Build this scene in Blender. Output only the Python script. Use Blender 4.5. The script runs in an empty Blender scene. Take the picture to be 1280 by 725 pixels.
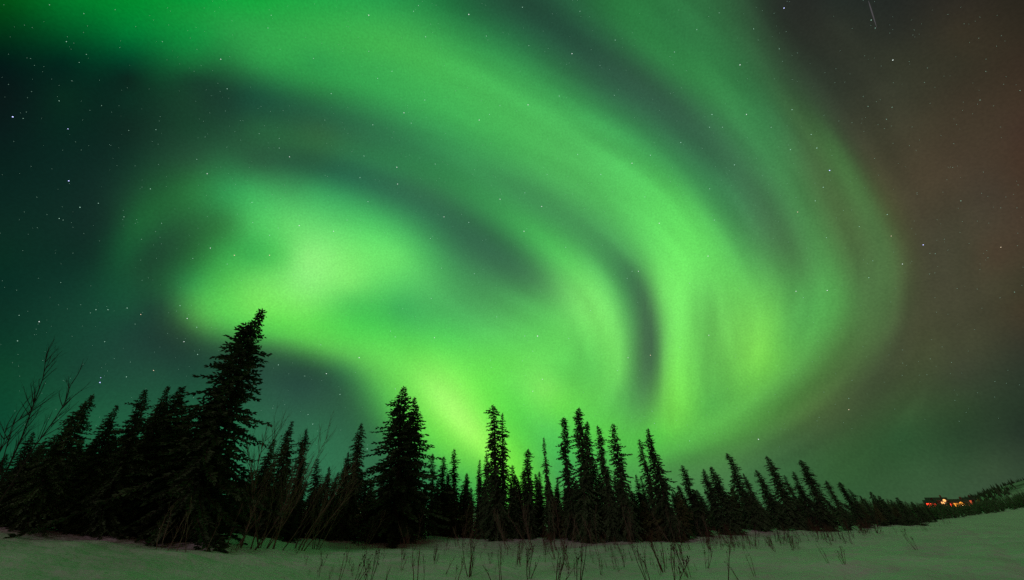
import bpy, bmesh, math, random
import numpy as np
from mathutils import Vector, Matrix, Quaternion, noise

sc = bpy.context.scene
R = math.radians
# ------------------------------------------------------------------ camera
FPX = 444.0                      # focal length in units of a 1280-wide frame
PITCH, ROLL, EYE = R(31.6), R(0.5), 1.4
cam_d = bpy.data.cameras.new('camera')
cam_d.sensor_width = 36.0
cam_d.lens = FPX / 1280.0 * 36.0
cam_d.clip_start = 0.05
cam_d.clip_end = 20000.0
cam = bpy.data.objects.new('camera', cam_d)
sc.collection.objects.link(cam)
FWD = Vector((0, math.cos(PITCH), math.sin(PITCH)))
RGT = Vector((1, 0, 0))
UPV = RGT.cross(FWD)
RGT, UPV = (RGT * math.cos(ROLL) + UPV * math.sin(ROLL)), (UPV * math.cos(ROLL) - RGT * math.sin(ROLL))
cam.matrix_world = Matrix((
    (RGT.x, UPV.x, -FWD.x, 0), (RGT.y, UPV.y, -FWD.y, 0), (RGT.z, UPV.z, -FWD.z, EYE), (0, 0, 0, 1)))
sc.camera = cam

sc.render.engine = 'CYCLES'
sc.cycles.max_bounces = 4
sc.cycles.diffuse_bounces = 2
sc.cycles.use_adaptive_sampling = True
sc.cycles.adaptive_threshold = 0.008
sc.cycles.use_denoising = False
sc.view_settings.view_transform = 'Standard'
sc.view_settings.look = 'None'
sc.view_settings.exposure = 0.0
sc.view_settings.gamma = 1.0
sc.view_settings.use_curve_mapping = False

# ------------------------------------------------------------------ night sky
# Surveyed sky colours (sRGB 0-255) of the northern sky around a fixed celestial
# axis; the sky is a smooth field through them. Units: 1/444 of a radian-tangent
# from the axis, origin at (640, 362).
AURORA_ROWS = {
0:[(0,0,75,20),(80,0,115,40),(160,0,135,45),(240,5,150,55),(320,20,165,60),(400,35,165,70),(480,40,155,75),(560,30,110,60),(600,34,85,57),(640,38,78,58),(680,35,75,55),(720,38,95,58),(760,40,120,65),(840,45,115,65),(920,45,95,60),(960,40,50,42),(1040,38,45,40),(1120,36,40,36),(1200,45,42,35),(1280,42,38,30)],
40:[(0,0,50,22),(80,0,80,35),(160,0,120,50),(240,15,145,60),(320,45,165,73),(400,55,170,75),(480,65,178,80),(560,55,165,80),(600,47,142,72),(640,40,110,68),(680,38,85,62),(720,38,78,58),(780,42,110,60),(840,48,120,68),(900,45,110,65),(960,45,70,52),(1040,45,50,40),(1120,42,45,38),(1200,55,50,38),(1280,48,42,32)],
80:[(0,3,25,22),(80,3,38,28),(160,5,60,38),(240,25,110,55),(320,45,150,70),(400,45,150,75),(480,58,168,82),(560,70,180,85),(600,66,177,83),(640,55,155,80),(680,50,130,75),(720,45,95,65),(780,50,88,65),(820,50,115,65),(880,52,130,70),(940,50,110,65),(960,55,100,60),(1000,52,75,52),(1040,42,55,45),(1120,52,55,42),(1200,52,50,38),(1280,55,45,35)],
100:[(160,8,40,32),(240,18,64,47),(320,36,105,62),(400,50,145,72)],
120:[(0,5,25,25),(80,5,45,33),(160,8,50,38),(240,22,70,50),(320,32,82,60),(400,42,115,65),(480,60,165,85),(560,65,175,85),(640,70,180,86),(700,65,165,85),(760,52,110,75),(820,50,95,70),(860,50,105,70),(920,58,128,75),(960,55,115,70),(1000,55,100,60),(1040,50,65,48),(1120,55,58,45),(1200,58,52,40),(1280,62,50,38)],
160:[(0,5,30,30),(80,5,42,35),(160,12,45,38),(240,22,72,52),(320,35,100,68),(400,45,103,70),(480,48,115,74),(560,60,160,85),(640,72,176,86),(720,78,185,92),(800,60,150,82),(860,55,110,78),(920,55,105,72),(960,60,130,77),(1000,60,115,68),(1040,65,105,62),(1080,62,70,50),(1160,65,60,45),(1240,66,56,43),(1280,65,50,40)],
200:[(0,5,35,32),(80,8,42,38),(160,15,55,45),(200,25,75,55),(240,35,90,65),(320,39,97,71),(400,42,105,75),(480,48,120,75),(560,55,140,80),(640,70,170,85),(720,80,180,90),(800,80,190,95),(850,65,165,85),(900,60,120,80),(935,62,112,75),(960,60,130,78),(990,70,130,75),(1020,72,100,62),(1060,72,112,65),(1100,72,75,50),(1180,69,60,46),(1240,69,58,45),(1280,68,52,40)],
240:[(0,6,40,36),(80,10,45,40),(160,22,70,52),(200,28,95,58),(240,40,130,72),(280,50,150,80),(320,65,178,93),(400,60,165,93),(480,50,120,82),(540,55,108,74),(600,60,145,78),(640,65,148,82),(680,75,165,88),(760,85,185,95),(840,82,190,88),(880,75,180,88),(910,62,135,82),(960,68,115,75),(990,70,130,75),(1020,70,125,72),(1060,78,110,65),(1090,78,112,65),(1112,80,82,52),(1160,75,65,48),(1240,68,60,48),(1280,68,55,42)],
265:[(460,68,180,95),(520,52,128,84),(560,58,98,72),(600,62,122,75),(640,64,165,80)],
280:[(0,8,45,38),(80,12,48,42),(140,18,60,48),(180,28,108,62),(240,35,110,65),(280,45,130,72),(320,78,193,94),(360,100,212,105),(400,100,212,108),(480,78,195,100),(530,60,145,88),(570,60,102,74),(610,62,112,75),(640,64,150,80),(680,70,152,85),(720,78,165,88),(800,85,190,92),(880,95,205,95),(920,85,180,90),(960,72,125,78),(985,75,120,72),(1010,78,140,78),(1060,85,110,65),(1100,78,115,65),(1130,78,82,55),(1180,68,68,52),(1240,70,63,49),(1280,70,58,45)],
320:[(0,6,48,38),(80,10,50,42),(120,14,55,45),(160,20,90,58),(200,26,75,55),(240,35,110,62),(280,60,165,75),(320,65,178,82),(350,85,200,90),(380,138,236,123),(440,120,230,110),(500,105,220,105),(540,70,175,90),(580,65,125,80),(640,62,110,76),(680,75,190,88),(720,85,200,95),(750,72,160,88),(770,72,140,85),(800,92,190,95),(880,92,200,90),(920,95,195,90),(955,80,140,78),(975,82,160,80),(1000,80,130,75),(1030,82,150,80),(1080,78,115,68),(1115,78,120,68),(1140,70,75,55),(1200,68,68,50),(1240,73,62,47),(1280,68,60,45)],
355:[(0,5,48,40),(80,12,58,48),(160,20,85,60),(200,28,92,60),(240,55,150,75),(280,80,190,80),(320,112,220,97),(380,138,238,122),(440,122,229,108),(500,90,205,100),(540,80,180,95),(600,70,145,85),(640,66,130,80),(680,90,205,95),(720,120,228,108),(770,80,180,95),(798,55,92,68),(818,108,200,98),(880,95,190,90),(940,110,205,95),(965,90,200,82),(1010,82,160,80),(1050,80,160,78),(1085,75,115,68),(1120,78,115,65),(1160,75,72,50),(1240,70,68,50),(1280,60,58,42)],
385:[(0,8,52,42),(80,15,65,52),(160,22,83,62),(200,30,75,60),(240,65,145,75),(260,88,190,80),(320,118,224,92),(380,120,228,98),(440,72,192,85),(500,65,175,88),(560,75,175,92),(620,80,165,90),(690,95,200,95),(730,130,230,110),(770,120,225,105),(790,80,160,90),(806,68,98,72),(830,112,203,98),(880,100,185,90),(940,112,198,90),(960,115,210,88),(1000,85,165,80),(1050,82,155,78),(1090,80,115,68),(1120,75,100,60),(1160,75,75,52),(1220,65,65,48),(1280,65,58,42)],
405:[(160,22,72,60),(220,55,85,62),(250,82,160,76),(300,90,198,82),(350,94,212,80),(400,90,213,80),(460,70,200,80),(520,75,190,90),(600,85,190,95)],
430:[(0,8,60,45),(80,16,70,55),(160,25,72,62),(240,38,85,68),(280,50,102,72),(320,60,112,74),(350,75,140,75),(400,92,202,80),(440,85,205,80),(500,90,215,85),(560,90,215,88),(640,95,208,90),(700,105,220,95),(740,100,205,90),(775,116,222,100),(798,78,130,80),(816,64,94,72),(832,110,205,100),(880,100,185,85),(940,114,206,85),(962,116,208,82),(1010,85,158,76),(1060,80,122,65),(1100,75,90,58),(1150,72,80,52),(1220,66,70,50),(1280,52,54,42)],
450:[(300,34,85,68),(340,42,85,70),(400,55,108,75),(430,85,155,80),(470,110,220,90),(540,115,230,85),(640,100,215,85)],
465:[(0,10,70,48),(100,20,72,58),(200,28,80,65),(280,30,86,66),(340,38,86,72),(400,40,84,72),(440,58,130,74),(490,108,210,88),(700,100,212,88),(740,86,185,85),(780,120,220,95),(800,76,122,78),(820,68,105,75),(834,120,215,90),(870,92,180,80),(940,112,202,80),(960,112,200,74),(1000,80,145,68),(1060,75,108,60),(1120,70,85,55),(1200,60,68,50),(1280,45,55,42)],
485:[(0,9,70,49),(340,38,90,75),(400,40,90,75),(440,46,128,72),(480,92,195,82),(520,112,216,80),(540,155,248,108),(560,160,250,108),(600,115,235,80),(640,105,224,88),(680,125,228,95),(740,100,205,85),(772,92,185,88),(800,75,125,80),(820,78,125,80),(836,125,215,80),(880,90,180,75),(940,100,185,75)],
510:[(0,8,72,51),(100,23,92,66),(200,28,94,70),(280,32,102,74),(340,40,100,80),(400,41,98,77),(440,45,105,75),(480,75,175,75),(530,128,235,85),(560,178,255,120),(590,140,245,92),(640,95,225,78),(700,105,220,80),(760,95,205,80),(800,82,152,80),(838,125,220,80),(880,85,180,75),(940,88,168,72),(960,82,136,60),(1000,75,122,58),(1060,64,87,53),(1120,52,84,51),(1200,42,70,46),(1280,33,54,41)],
540:[(0,10,75,55),(100,28,100,72),(280,35,118,84),(400,42,115,85),(470,50,135,80),(530,100,215,75),(560,115,225,75),(590,170,250,100),(620,110,230,75),(650,90,210,75),(680,88,200,88),(760,95,210,70),(820,90,200,74),(880,85,175,75),(950,80,140,70),(1000,66,104,58),(1060,52,88,53),(1120,42,85,52),(1200,36,66,45),(1280,32,52,42)],
565:[(20,20,90,65),(120,30,105,75),(340,42,112,85),(440,45,115,85),(520,60,145,80),(560,85,180,75),(600,120,230,75),(640,118,232,68),(690,76,190,84),(760,80,182,78),(860,80,162,70),(900,76,150,70),(960,65,122,65),(1040,50,95,55),(1120,42,84,51),(1200,40,73,49),(1280,40,62,48)],
590:[(40,25,95,68),(340,42,115,86),(440,45,118,86),(500,50,120,82),(570,62,135,80),(610,85,190,72),(640,105,222,60),(690,72,165,80),(760,78,160,76),(840,70,128,75),(900,75,128,70),(960,62,112,64),(1040,48,92,54),(1100,44,84,52),(1160,48,86,56),(1240,50,79,56),(1280,44,70,52)],
620:[(0,22,95,68),(340,42,118,88),(500,48,120,84),(620,80,180,70),(760,72,140,76),(900,66,115,68),(1060,45,90,55),(1160,50,87,58),(1240,49,78,58),(1280,46,72,56)],
660:[(0,22,98,70),(340,42,118,88),(600,66,150,78),(900,62,108,66),(1100,52,90,60),(1280,46,74,56)],
}
AURORA_STRANDS = [
[(330,190,38,97,71),(390,205,36,98,74),(450,222,42,106,76),(500,240,50,106,76),(540,258,50,108,76),(580,282,52,104,74),(620,306,53,106,75),(655,332,58,112,76),(680,355,68,125,79)],
[(330,170,36,104,70),(400,180,45,112,74),(480,200,48,122,75),(560,228,55,137,79),(620,258,60,148,80),(660,285,66,165,81),(700,315,80,195,90),(730,345,115,225,106),(755,385,128,229,110),(772,430,116,222,100),(778,465,120,219,96)],
[(260,106,20,64,49),(320,120,28,80,58),(380,137,38,92,63),(440,157,45,105,70),(500,178,48,118,75),(560,202,54,138,79),(610,223,60,142,80),(650,243,64,142,84),(690,267,68,149,84),(730,295,70,148,84),(765,320,74,152,87),(786,338,66,124,80)],
[(200,5,9,142,51),(300,30,40,160,70),(400,45,55,170,75),(500,65,68,180,80),(580,90,70,182,85),(650,130,74,182,88),(720,165,78,185,92),(800,205,81,190,95),(850,240,85,195,92),(890,290,95,205,95),(912,340,97,200,90),(930,390,113,204,90),(950,430,124,214,84)],
[(640,5,36,76,56),(690,30,37,78,60),(740,60,41,82,62),(790,90,48,88,65),(840,125,52,95,70),(885,165,55,102,72),(920,205,60,112,75),(950,250,66,112,75),(975,290,72,117,74),(1000,330,80,128,75)],
[(760,10,42,116,62),(800,50,46,120,65),(850,90,52,130,70),(900,130,58,131,74),(950,180,63,134,78),(985,230,70,132,76),(1010,280,77,138,77),(1030,330,82,150,78),(1045,370,84,162,78)],
[(980,130,60,104,62),(1015,190,70,102,62),(1045,250,77,108,63),(1065,300,82,110,65),(1080,345,77,113,67)],
[(1020,140,58,90,56),(1055,190,70,112,63),(1083,240,78,114,65),(1102,280,78,111,65),(1114,320,78,112,65),(1116,360,77,108,63),(1112,400,76,102,62)],
[(795,350,55,92,69),(805,370,60,92,69),(812,395,60,88,68),(815,425,60,90,69),(813,455,63,98,71),(810,480,71,114,76),(803,500,80,138,80)],
[(799,385,80,140,82),(802,405,76,122,78),(803,425,74,116,76),(803,450,74,116,76),(801,478,76,128,78)],
[(821,398,76,126,76),(824,420,82,140,80),(824,445,80,140,80),(822,475,84,142,80)],
[(765,345,78,165,90),(782,375,85,170,92),(790,405,86,160,90),(792,440,88,158,86),(788,480,85,165,85),(768,503,86,178,85)],
[(812,345,98,190,92),(824,372,111,204,98),(831,410,112,205,100),(832,450,116,212,94),(834,490,118,212,80),(840,525,112,212,79)],
[(250,378,84,185,80),(280,400,88,196,82),(330,415,85,195,80),(390,425,92,198,80),(440,443,95,195,85),(465,465,88,180,80),(485,500,85,185,80),(520,545,92,205,76),(570,580,95,200,75)],
[(228,410,42,90,62),(260,430,42,98,68),(320,441,42,98,70),(380,452,42,98,70),(420,470,42,94,68),(440,505,44,105,75),(475,545,50,130,80),(530,580,62,140,80),(590,612,68,165,74)],
[(530,475,138,240,95),(545,488,160,250,111),(562,508,179,255,121),(580,528,178,255,117),(600,550,162,250,98),(625,575,132,240,76),(645,605,110,224,62)],
[(150,340,19,82,56),(156,310,20,92,58),(168,285,26,106,62),(185,262,28,104,60),(210,240,30,102,60),(240,220,36,112,66)],
[(170,345,24,80,56),(185,320,24,74,54),(205,300,28,82,58),(235,290,34,98,62)],
[(560,320,62,135,84),(590,345,66,138,84),(640,370,72,150,84),(670,385,84,180,90)],
[(880,370,100,190,90),(875,420,104,194,86),(877,470,100,190,82),(885,510,86,176,76)],
[(1045,370,84,162,78),(1038,405,84,158,76),(1003,458,88,155,73),(950,505,92,168,74),(880,542,88,174,74)],
[(1080,345,77,116,67),(1076,395,79,122,67),(1045,445,80,124,64),(995,495,78,130,62),(935,535,79,146,64),(860,563,80,160,70)],
[(1112,400,76,104,62),(1092,440,75,100,60),(1050,488,74,100,58),(990,530,72,116,61),(915,564,76,134,67),(850,585,76,140,72)],
[(1135,400,72,78,54),(1110,452,68,80,54),(1064,503,62,84,54),(1000,548,62,98,58),(930,583,68,115,66)],
[(985,350,84,162,80),(990,400,90,175,84),(975,440,100,186,78)],
[(320,75,45,152,72),(400,95,48,153,74),(480,115,56,162,80),(560,145,64,172,85),(640,185,70,173,86),(700,225,77,172,88),(760,270,80,174,90),(800,308,90,190,94)],
[(560,38,52,150,76),(600,58,52,148,76),(660,92,58,152,79),(720,128,60,150,80),(790,172,64,156,84),(850,215,65,150,82),(895,262,71,155,84),(925,310,80,162,84),(945,350,92,182,88)],
[(850,10,46,114,64),(900,60,50,118,66),(950,115,53,112,66),(990,165,62,114,70)],
[(915,5,48,92,58),(950,55,50,86,56),(985,100,52,78,54),(1030,150,58,80,54),(1070,200,68,84,55),(1100,250,78,92,55),(1126,300,77,89,56),(1137,350,74,86,56),(1135,400,72,79,54)],
[(955,5,40,52,42),(985,50,43,53,42),(1040,95,46,54,44),(1075,140,56,60,46),(1105,190,66,66,48),(1130,240,72,67,49),(1152,290,70,68,51),(1162,340,69,70,52),(1160,390,70,72,52)],
]

def aurora_field(xs, ys):
    pts, col = [], []
    for p in AURORA_STRANDS:
        for a, b in zip(p, p[1:]):
            n = max(1, int(math.hypot(a[0]-b[0], a[1]-b[1]) / 14))
            for i in range(n):
                t = i / n
                q = [a[k]*(1-t) + b[k]*t for k in range(5)]
                pts.append(q[:2]); col.append(q[2:])
        pts.append(p[-1][:2]); col.append(p[-1][2:])
    strand = np.array(pts, float)
    for y, row in AURORA_ROWS.items():
        for x, r, g, b in row:
            clear = 26 if (x > 560 and y < 350) else 22 if (x > 860 and y < 580) else 13
            if np.min(np.hypot(strand[:, 0]-x, strand[:, 1]-y)) >= clear:
                pts.append((x, y)); col.append((r, g, b))
    P = np.array(pts, float) / 100.0
    C = np.array(col, float)
    west = (((P[:, 0] < 4.2) & (P[:, 1] > 1.5)) | ((P[:, 0] < 5.4) & (P[:, 1] > 4.8))) & (C[:, 1] < 136)     # greyer blue-green in the west
    C[west] = C[west]*(1, 0.93, 0.86) + (4, 0, 0)
    west = (P[:, 0] < 3.0) & (P[:, 1] > 0.9) & (P[:, 1] <= 1.5)
    C[west] = C[west]*(1, 0.95, 0.9) + (4, 0, 0)
    low = (P[:, 0] > 10.0) & (P[:, 1] > 5.0)                        # grey-green cloud low in the east
    C[low] += (6, 0, -2)
    KP, LAM = 1.5, 0.006
    d = np.linalg.norm(P[:, None] - P[None], axis=2)
    n = len(P)
    A = np.zeros((n+3, n+3))
    A[:n, :n] = -d**KP + LAM*np.eye(n)
    A[:n, n] = A[n, :n] = 1
    A[:n, n+1:] = P; A[n+1:, :n] = P.T
    w = np.linalg.solve(A, np.vstack([C, np.zeros((3, 3))]))
    X, Y = np.meshgrid(np.clip(xs, 0, 1280), np.clip(ys, 0, 680))
    q = np.stack([X.ravel(), Y.ravel()], 1) / 100.0
    out = np.zeros((len(q), 3))
    for i in range(0, len(q), 4000):
        a = q[i:i+4000]
        K = -np.linalg.norm(a[:, None] - P[None], axis=2)**KP
        out[i:i+4000] = K @ w[:n] + w[n] + a @ w[n+1:]
    return combed(np.clip(out, 2, 255).reshape(X.shape + (3,)) / 255.0, xs, ys)

def combed(F, xs, ys):
    """smooth the field along the run of the auroral strands, so that arcs stay continuous"""
    gx = np.arange(0, 1281, 8.0); gy = np.arange(0, 705, 8.0)
    def sample(G, ax, ay, qx, qy):
        i = np.clip(np.searchsorted(ax, qx) - 1, 0, len(ax)-2); j = np.clip(np.searchsorted(ay, qy) - 1, 0, len(ay)-2)
        u = np.clip((qx-ax[i])/(ax[i+1]-ax[i]), 0, 1)[..., None]; v = np.clip((qy-ay[j])/(ay[j+1]-ay[j]), 0, 1)[..., None]
        return (G[j, i]*(1-u)+G[j, i+1]*u)*(1-v) + (G[j+1, i]*(1-u)+G[j+1, i+1]*u)*v
    mp, mt = [], []
    for p in AURORA_STRANDS:
        for a, b in zip(p, p[1:]):
            L = math.hypot(b[0]-a[0], b[1]-a[1]); n = max(1, int(L/12))
            th = 2*math.atan2(b[1]-a[1], b[0]-a[0])
            for i in range(n):
                t = (i+.5)/n
                mp.append((a[0]*(1-t)+b[0]*t, a[1]*(1-t)+b[1]*t)); mt.append((math.cos(th), math.sin(th)))
    mp = np.array(mp); mt = np.array(mt)
    X, Y = np.meshgrid(gx, gy)
    d2 = (X[..., None]-mp[:, 0])**2 + (Y[..., None]-mp[:, 1])**2
    W = np.exp(-d2/(2*26.0**2))
    D = W @ mt
    wsum = W.sum(-1)
    mag = np.linalg.norm(D, axis=-1)
    coh = np.clip((mag/(wsum+0.15))*1.25-0.25, 0, 1)
    D = D/(mag[..., None]+1e-9)
    def heading(qx, qy):
        d = sample(D, gx, gy, qx, qy); ang = np.arctan2(d[..., 1], d[..., 0])/2
        return np.stack([np.cos(ang), np.sin(ang)], -1)
    XX, YY = np.meshgrid(xs, ys)
    # fine uneven brightness, drawn out along the strands
    rn = np.random.RandomState(4)
    G = rn.randn(len(gy)*2, len(gx)*2)[::2, ::2]
    F = F*(1 + 0.115*sample(G[..., None], gx, gy, *np.meshgrid(xs, ys))*np.clip((np.meshgrid(xs, ys)[0]-380)/300, 0.1, 1)[..., None]
           * sample(coh[..., None], gx, gy, *np.meshgrid(xs, ys)))
    acc = F.copy(); wt = 1.0
    C0 = sample(coh[..., None], gx, gy, XX, YY)
    for sgn in (1, -1):
        qx, qy = XX.astype(float).copy(), YY.astype(float).copy()
        prev = heading(qx, qy)*sgn
        for k in range(1, 11):
            t = heading(qx, qy)
            flip = np.sign((t*prev).sum(-1, keepdims=True)); flip[flip == 0] = 1
            t = t*flip
            prev = t
            step = 7.0*C0[..., 0]*np.clip((XX-330)/150, 0.35, 1)
            qx = np.clip(qx + t[..., 0]*step, 0, 1280); qy = np.clip(qy + t[..., 1]*step, 0, 704)
            w = math.exp(-(k/6.0)**2)
            acc = acc + w*sample(F, xs, ys, qx, qy)
            wt += w
    return acc/wt

world = bpy.data.worlds.new('World')
sc.world = world
world.use_nodes = True
nt = world.node_tree
nt.nodes.clear()

class N:
    """tiny wrapper to write node maths as expressions"""
    @staticmethod
    def put(inp, v):
        if isinstance(v, bpy.types.NodeSocket): nt.links.new(v, inp)
        elif v is not None: inp.default_value = v
    @staticmethod
    def m(op, a, b=None, c=None, clamp=False):
        n = nt.nodes.new('ShaderNodeMath'); n.operation = op; n.use_clamp = clamp
        for i, v in enumerate((a, b, c)): N.put(n.inputs[i], v)
        return n.outputs[0]
    @staticmethod
    def dot(a, v):
        n = nt.nodes.new('ShaderNodeVectorMath'); n.operation = 'DOT_PRODUCT'
        N.put(n.inputs[0], a); n.inputs[1].default_value = v
        return n.outputs['Value']
    @staticmethod
    def rng(v, a, b, c=0.0, d=1.0, smooth=False):
        n = nt.nodes.new('ShaderNodeMapRange')
        n.interpolation_type = 'SMOOTHSTEP' if smooth else 'LINEAR'
        n.clamp = True
        N.put(n.inputs['Value'], v)
        for k, x in zip(('From Min', 'From Max', 'To Min', 'To Max'), (a, b, c, d)):
            n.inputs[k].default_value = x
        return n.outputs[0]
    @staticmethod
    def mix(f, a, b, op='MIX'):
        n = nt.nodes.new('ShaderNodeMix'); n.data_type = 'RGBA'; n.blend_type = op
        N.put(n.inputs[0], f)
        for s, v in ((n.inputs[6], a), (n.inputs[7], b)):
            if isinstance(v, bpy.types.NodeSocket): nt.links.new(v, s)
            else: s.default_value = (*v, 1)
        return n.outputs[2]

tc = nt.nodes.new('ShaderNodeTexCoord')
dirn = tc.outputs['Generated']
AX, AR, AU = FWD, RGT, UPV                       # celestial axis of the survey
depth = N.dot(dirn, AX)
safe = N.m('MAXIMUM', depth, 0.12)
px = N.m('MULTIPLY_ADD', N.m('DIVIDE', N.dot(dirn, AR), safe), FPX, 640.0)
py = N.m('MULTIPLY_ADD', N.m('DIVIDE', N.dot(dirn, AU), safe), -FPX, 362.0)
# soft wander so that the strands are never perfectly smooth
nz = nt.nodes.new('ShaderNodeTexNoise'); nz.inputs['Scale'].default_value = 5.0
nz.inputs['Detail'].default_value = 3.0
nt.links.new(dirn, nz.inputs['Vector'])
wob = N.m('SUBTRACT', nz.outputs['Fac'], 0.5)
pyw = N.m('MULTIPLY_ADD', wob, 5.0, py)
pxw = N.m('MULTIPLY_ADD', wob, 4.0, px)
XS = np.r_[np.arange(-8, 560, 14.0), np.arange(566, 740, 10.0), np.arange(742, 880, 8.0), np.arange(884, 1160, 9.0), np.arange(1166, 1300, 16.0)]
YS = np.linspace(0, 704, 72)
F = aurora_field(XS, YS)
yn = N.rng(pyw, 0.0, 704.0)
comb = nt.nodes.new('ShaderNodeCombineColor')
for k in range(3): nt.links.new(yn, comb.inputs[k])
acc = None
for j, x in enumerate(XS):
    cv = nt.nodes.new('ShaderNodeRGBCurve')
    nt.links.new(comb.outputs[0], cv.inputs['Color'])
    mp = cv.mapping
    for ch in range(3):
        c = mp.curves[ch]
        vals = F[:, j, ch]
        c.points[0].location = (0, vals[0]); c.points[1].location = (1, vals[-1])
        for i in range(1, len(YS)-1):
            c.points.new(YS[i]/704.0, float(vals[i]))
    mp.update()
    if acc is None: acc = cv.outputs[0]
    else: acc = N.mix(N.rng(pxw, float(XS[j-1]), float(x)), acc, cv.outputs[0])

# faint fine rays and wisps of thin cloud
st = nt.nodes.new('ShaderNodeTexNoise'); st.inputs['Scale'].default_value = 1.0
st.inputs['Detail'].default_value = 3.0
cxy = nt.nodes.new('ShaderNodeCombineXYZ')
N.put(cxy.inputs[0], N.m('DIVIDE', N.m('MULTIPLY_ADD', py, 0.1, px), 17.0))
N.put(cxy.inputs[1], N.m('DIVIDE', py, 190.0))
nt.links.new(cxy.outputs[0], st.inputs['Vector'])
rayzone = N.m('MULTIPLY', N.m('MULTIPLY', N.rng(px, 800, 880, smooth=True), N.rng(px, 1090, 980, smooth=True)),
              N.m('MULTIPLY', N.rng(py, 300, 400, smooth=True), N.rng(py, 560, 470, smooth=True)))
ray = N.m('MULTIPLY_ADD', N.m('MULTIPLY', N.m('SUBTRACT', st.outputs['Fac'], 0.5), rayzone), 0.08, 1.0)
wi = nt.nodes.new('ShaderNodeTexNoise'); wi.inputs['Scale'].default_value = 1.0
wi.inputs['Detail'].default_value = 4.0
cx2 = nt.nodes.new('ShaderNodeCombineXYZ')
N.put(cx2.inputs[0], N.m('DIVIDE', N.m('MULTIPLY_ADD', py, -0.3, px), 210.0))
N.put(cx2.inputs[1], N.m('DIVIDE', N.m('MULTIPLY_ADD', px, 0.32, py), 48.0))
nt.links.new(cx2.outputs[0], wi.inputs['Vector'])
wisp_zone = N.rng(px, 760, 1100, 0.05, 1.0, smooth=True)
wisp = N.m('MULTIPLY_ADD', N.m('MULTIPLY', N.m('SUBTRACT', wi.outputs['Fac'], 0.5), wisp_zone), 0.11, 1.0)
gr = nt.nodes.new('ShaderNodeTexNoise'); gr.inputs['Scale'].default_value = 260.0; gr.inputs['Detail'].default_value = 1.0
nt.links.new(dirn, gr.inputs['Vector'])
mottle = N.m('MULTIPLY_ADD', N.m('SUBTRACT', gr.outputs['Fac'], 0.5), 0.16, 1.0)
shade = N.m('MULTIPLY', N.m('MULTIPLY', ray, wisp), mottle)
sm = nt.nodes.new('ShaderNodeVectorMath'); sm.operation = 'SCALE'
nt.links.new(acc, sm.inputs[0]); nt.links.new(shade, sm.inputs['Scale'])
# the rest of the sky: dark teal in the west, brownish town-lit cloud in the east
# and south, the aurora thinning out past the zenith
sx = nt.nodes.new('ShaderNodeSeparateXYZ'); nt.links.new(dirn, sx.inputs[0])
rest = N.mix(N.rng(sx.outputs[0], -0.7, 0.6, smooth=True), (0.03, 0.13, 0.10), (0.27, 0.22, 0.17))
rest = N.mix(N.rng(sx.outputs[1], 0.2, -0.5, smooth=True), rest, (0.30, 0.21, 0.16))
rest = N.mix(N.rng(sx.outputs[2], 0.55, 1.0, 0.0, 0.75, smooth=True), rest, (0.11, 0.19, 0.15))
sky = N.mix(N.rng(depth, 0.22, 0.5, smooth=True), rest, sm.outputs[0])
gam = nt.nodes.new('ShaderNodeRGBCurve')                 # surveyed display values -> scene-linear light
gc = gam.mapping.curves[3]
for i in range(1, 40):
    q = i/40
    gc.points.new(q, q/12.92 if q < 0.04045 else ((q+0.055)/1.055)**2.4)
gam.mapping.update()
nt.links.new(sky, gam.inputs['Color'])
bg = nt.nodes.new('ShaderNodeBackground'); bg.inputs[1].default_value = 1.0
nt.links.new(gam.outputs[0], bg.inputs[0])
wo = nt.nodes.new('ShaderNodeOutputWorld')
nt.links.new(bg.outputs[0], wo.inputs[0])
world.cycles.sampling_method = 'MANUAL'
world.cycles.sample_map_resolution = 512

# added low pinkish fill from behind the viewer, standing in for town glow
sun_d = bpy.data.lights.new('sun', 'SUN')
sun_d.energy = 0.35
sun_d.angle = R(8)
sun_d.color = (1.0, 0.68, 0.80)
sun = bpy.data.objects.new('sun', sun_d)
sc.collection.objects.link(sun)
sun.rotation_euler = Vector((0.45, 0.80, -0.30)).to_track_quat('-Z', 'Y').to_euler()

# ------------------------------------------------------------------ helpers
COL = sc.collection
def ray(x, y):
    v = FWD * FPX + RGT * (x - 640.0) - UPV * (y - 362.5)
    return v.normalized()
def at(x, y, d):
    """world point seen in direction (x, y) at horizontal distance d from the viewer"""
    v = ray(x, y)
    k = d / math.hypot(v.x, v.y)
    return Vector((v.x*k, v.y*k, EYE + v.z*k))

def tag(o, label=None, cat=None, group=None, kind=None):
    if label: o['label'] = label
    if cat: o['category'] = cat
    if group: o['group'] = group
    if kind: o['kind'] = kind
    return o
def empty(name, loc=(0, 0, 0)):
    o = bpy.data.objects.new(name, None); COL.objects.link(o); o.location = loc
    o.empty_display_size = 0.2
    return o
def mesh_obj(name, verts, faces, mat, parent=None, smooth=False):
    me = bpy.data.meshes.new(name)
    me.from_pydata(verts, [], faces)
    me.materials.append(mat)
    if smooth: me.polygons.foreach_set('use_smooth', [True]*len(me.polygons))
    me.update()
    o = bpy.data.objects.new(name, me); COL.objects.link(o)
    if parent: o.parent = parent
    return o

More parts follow.
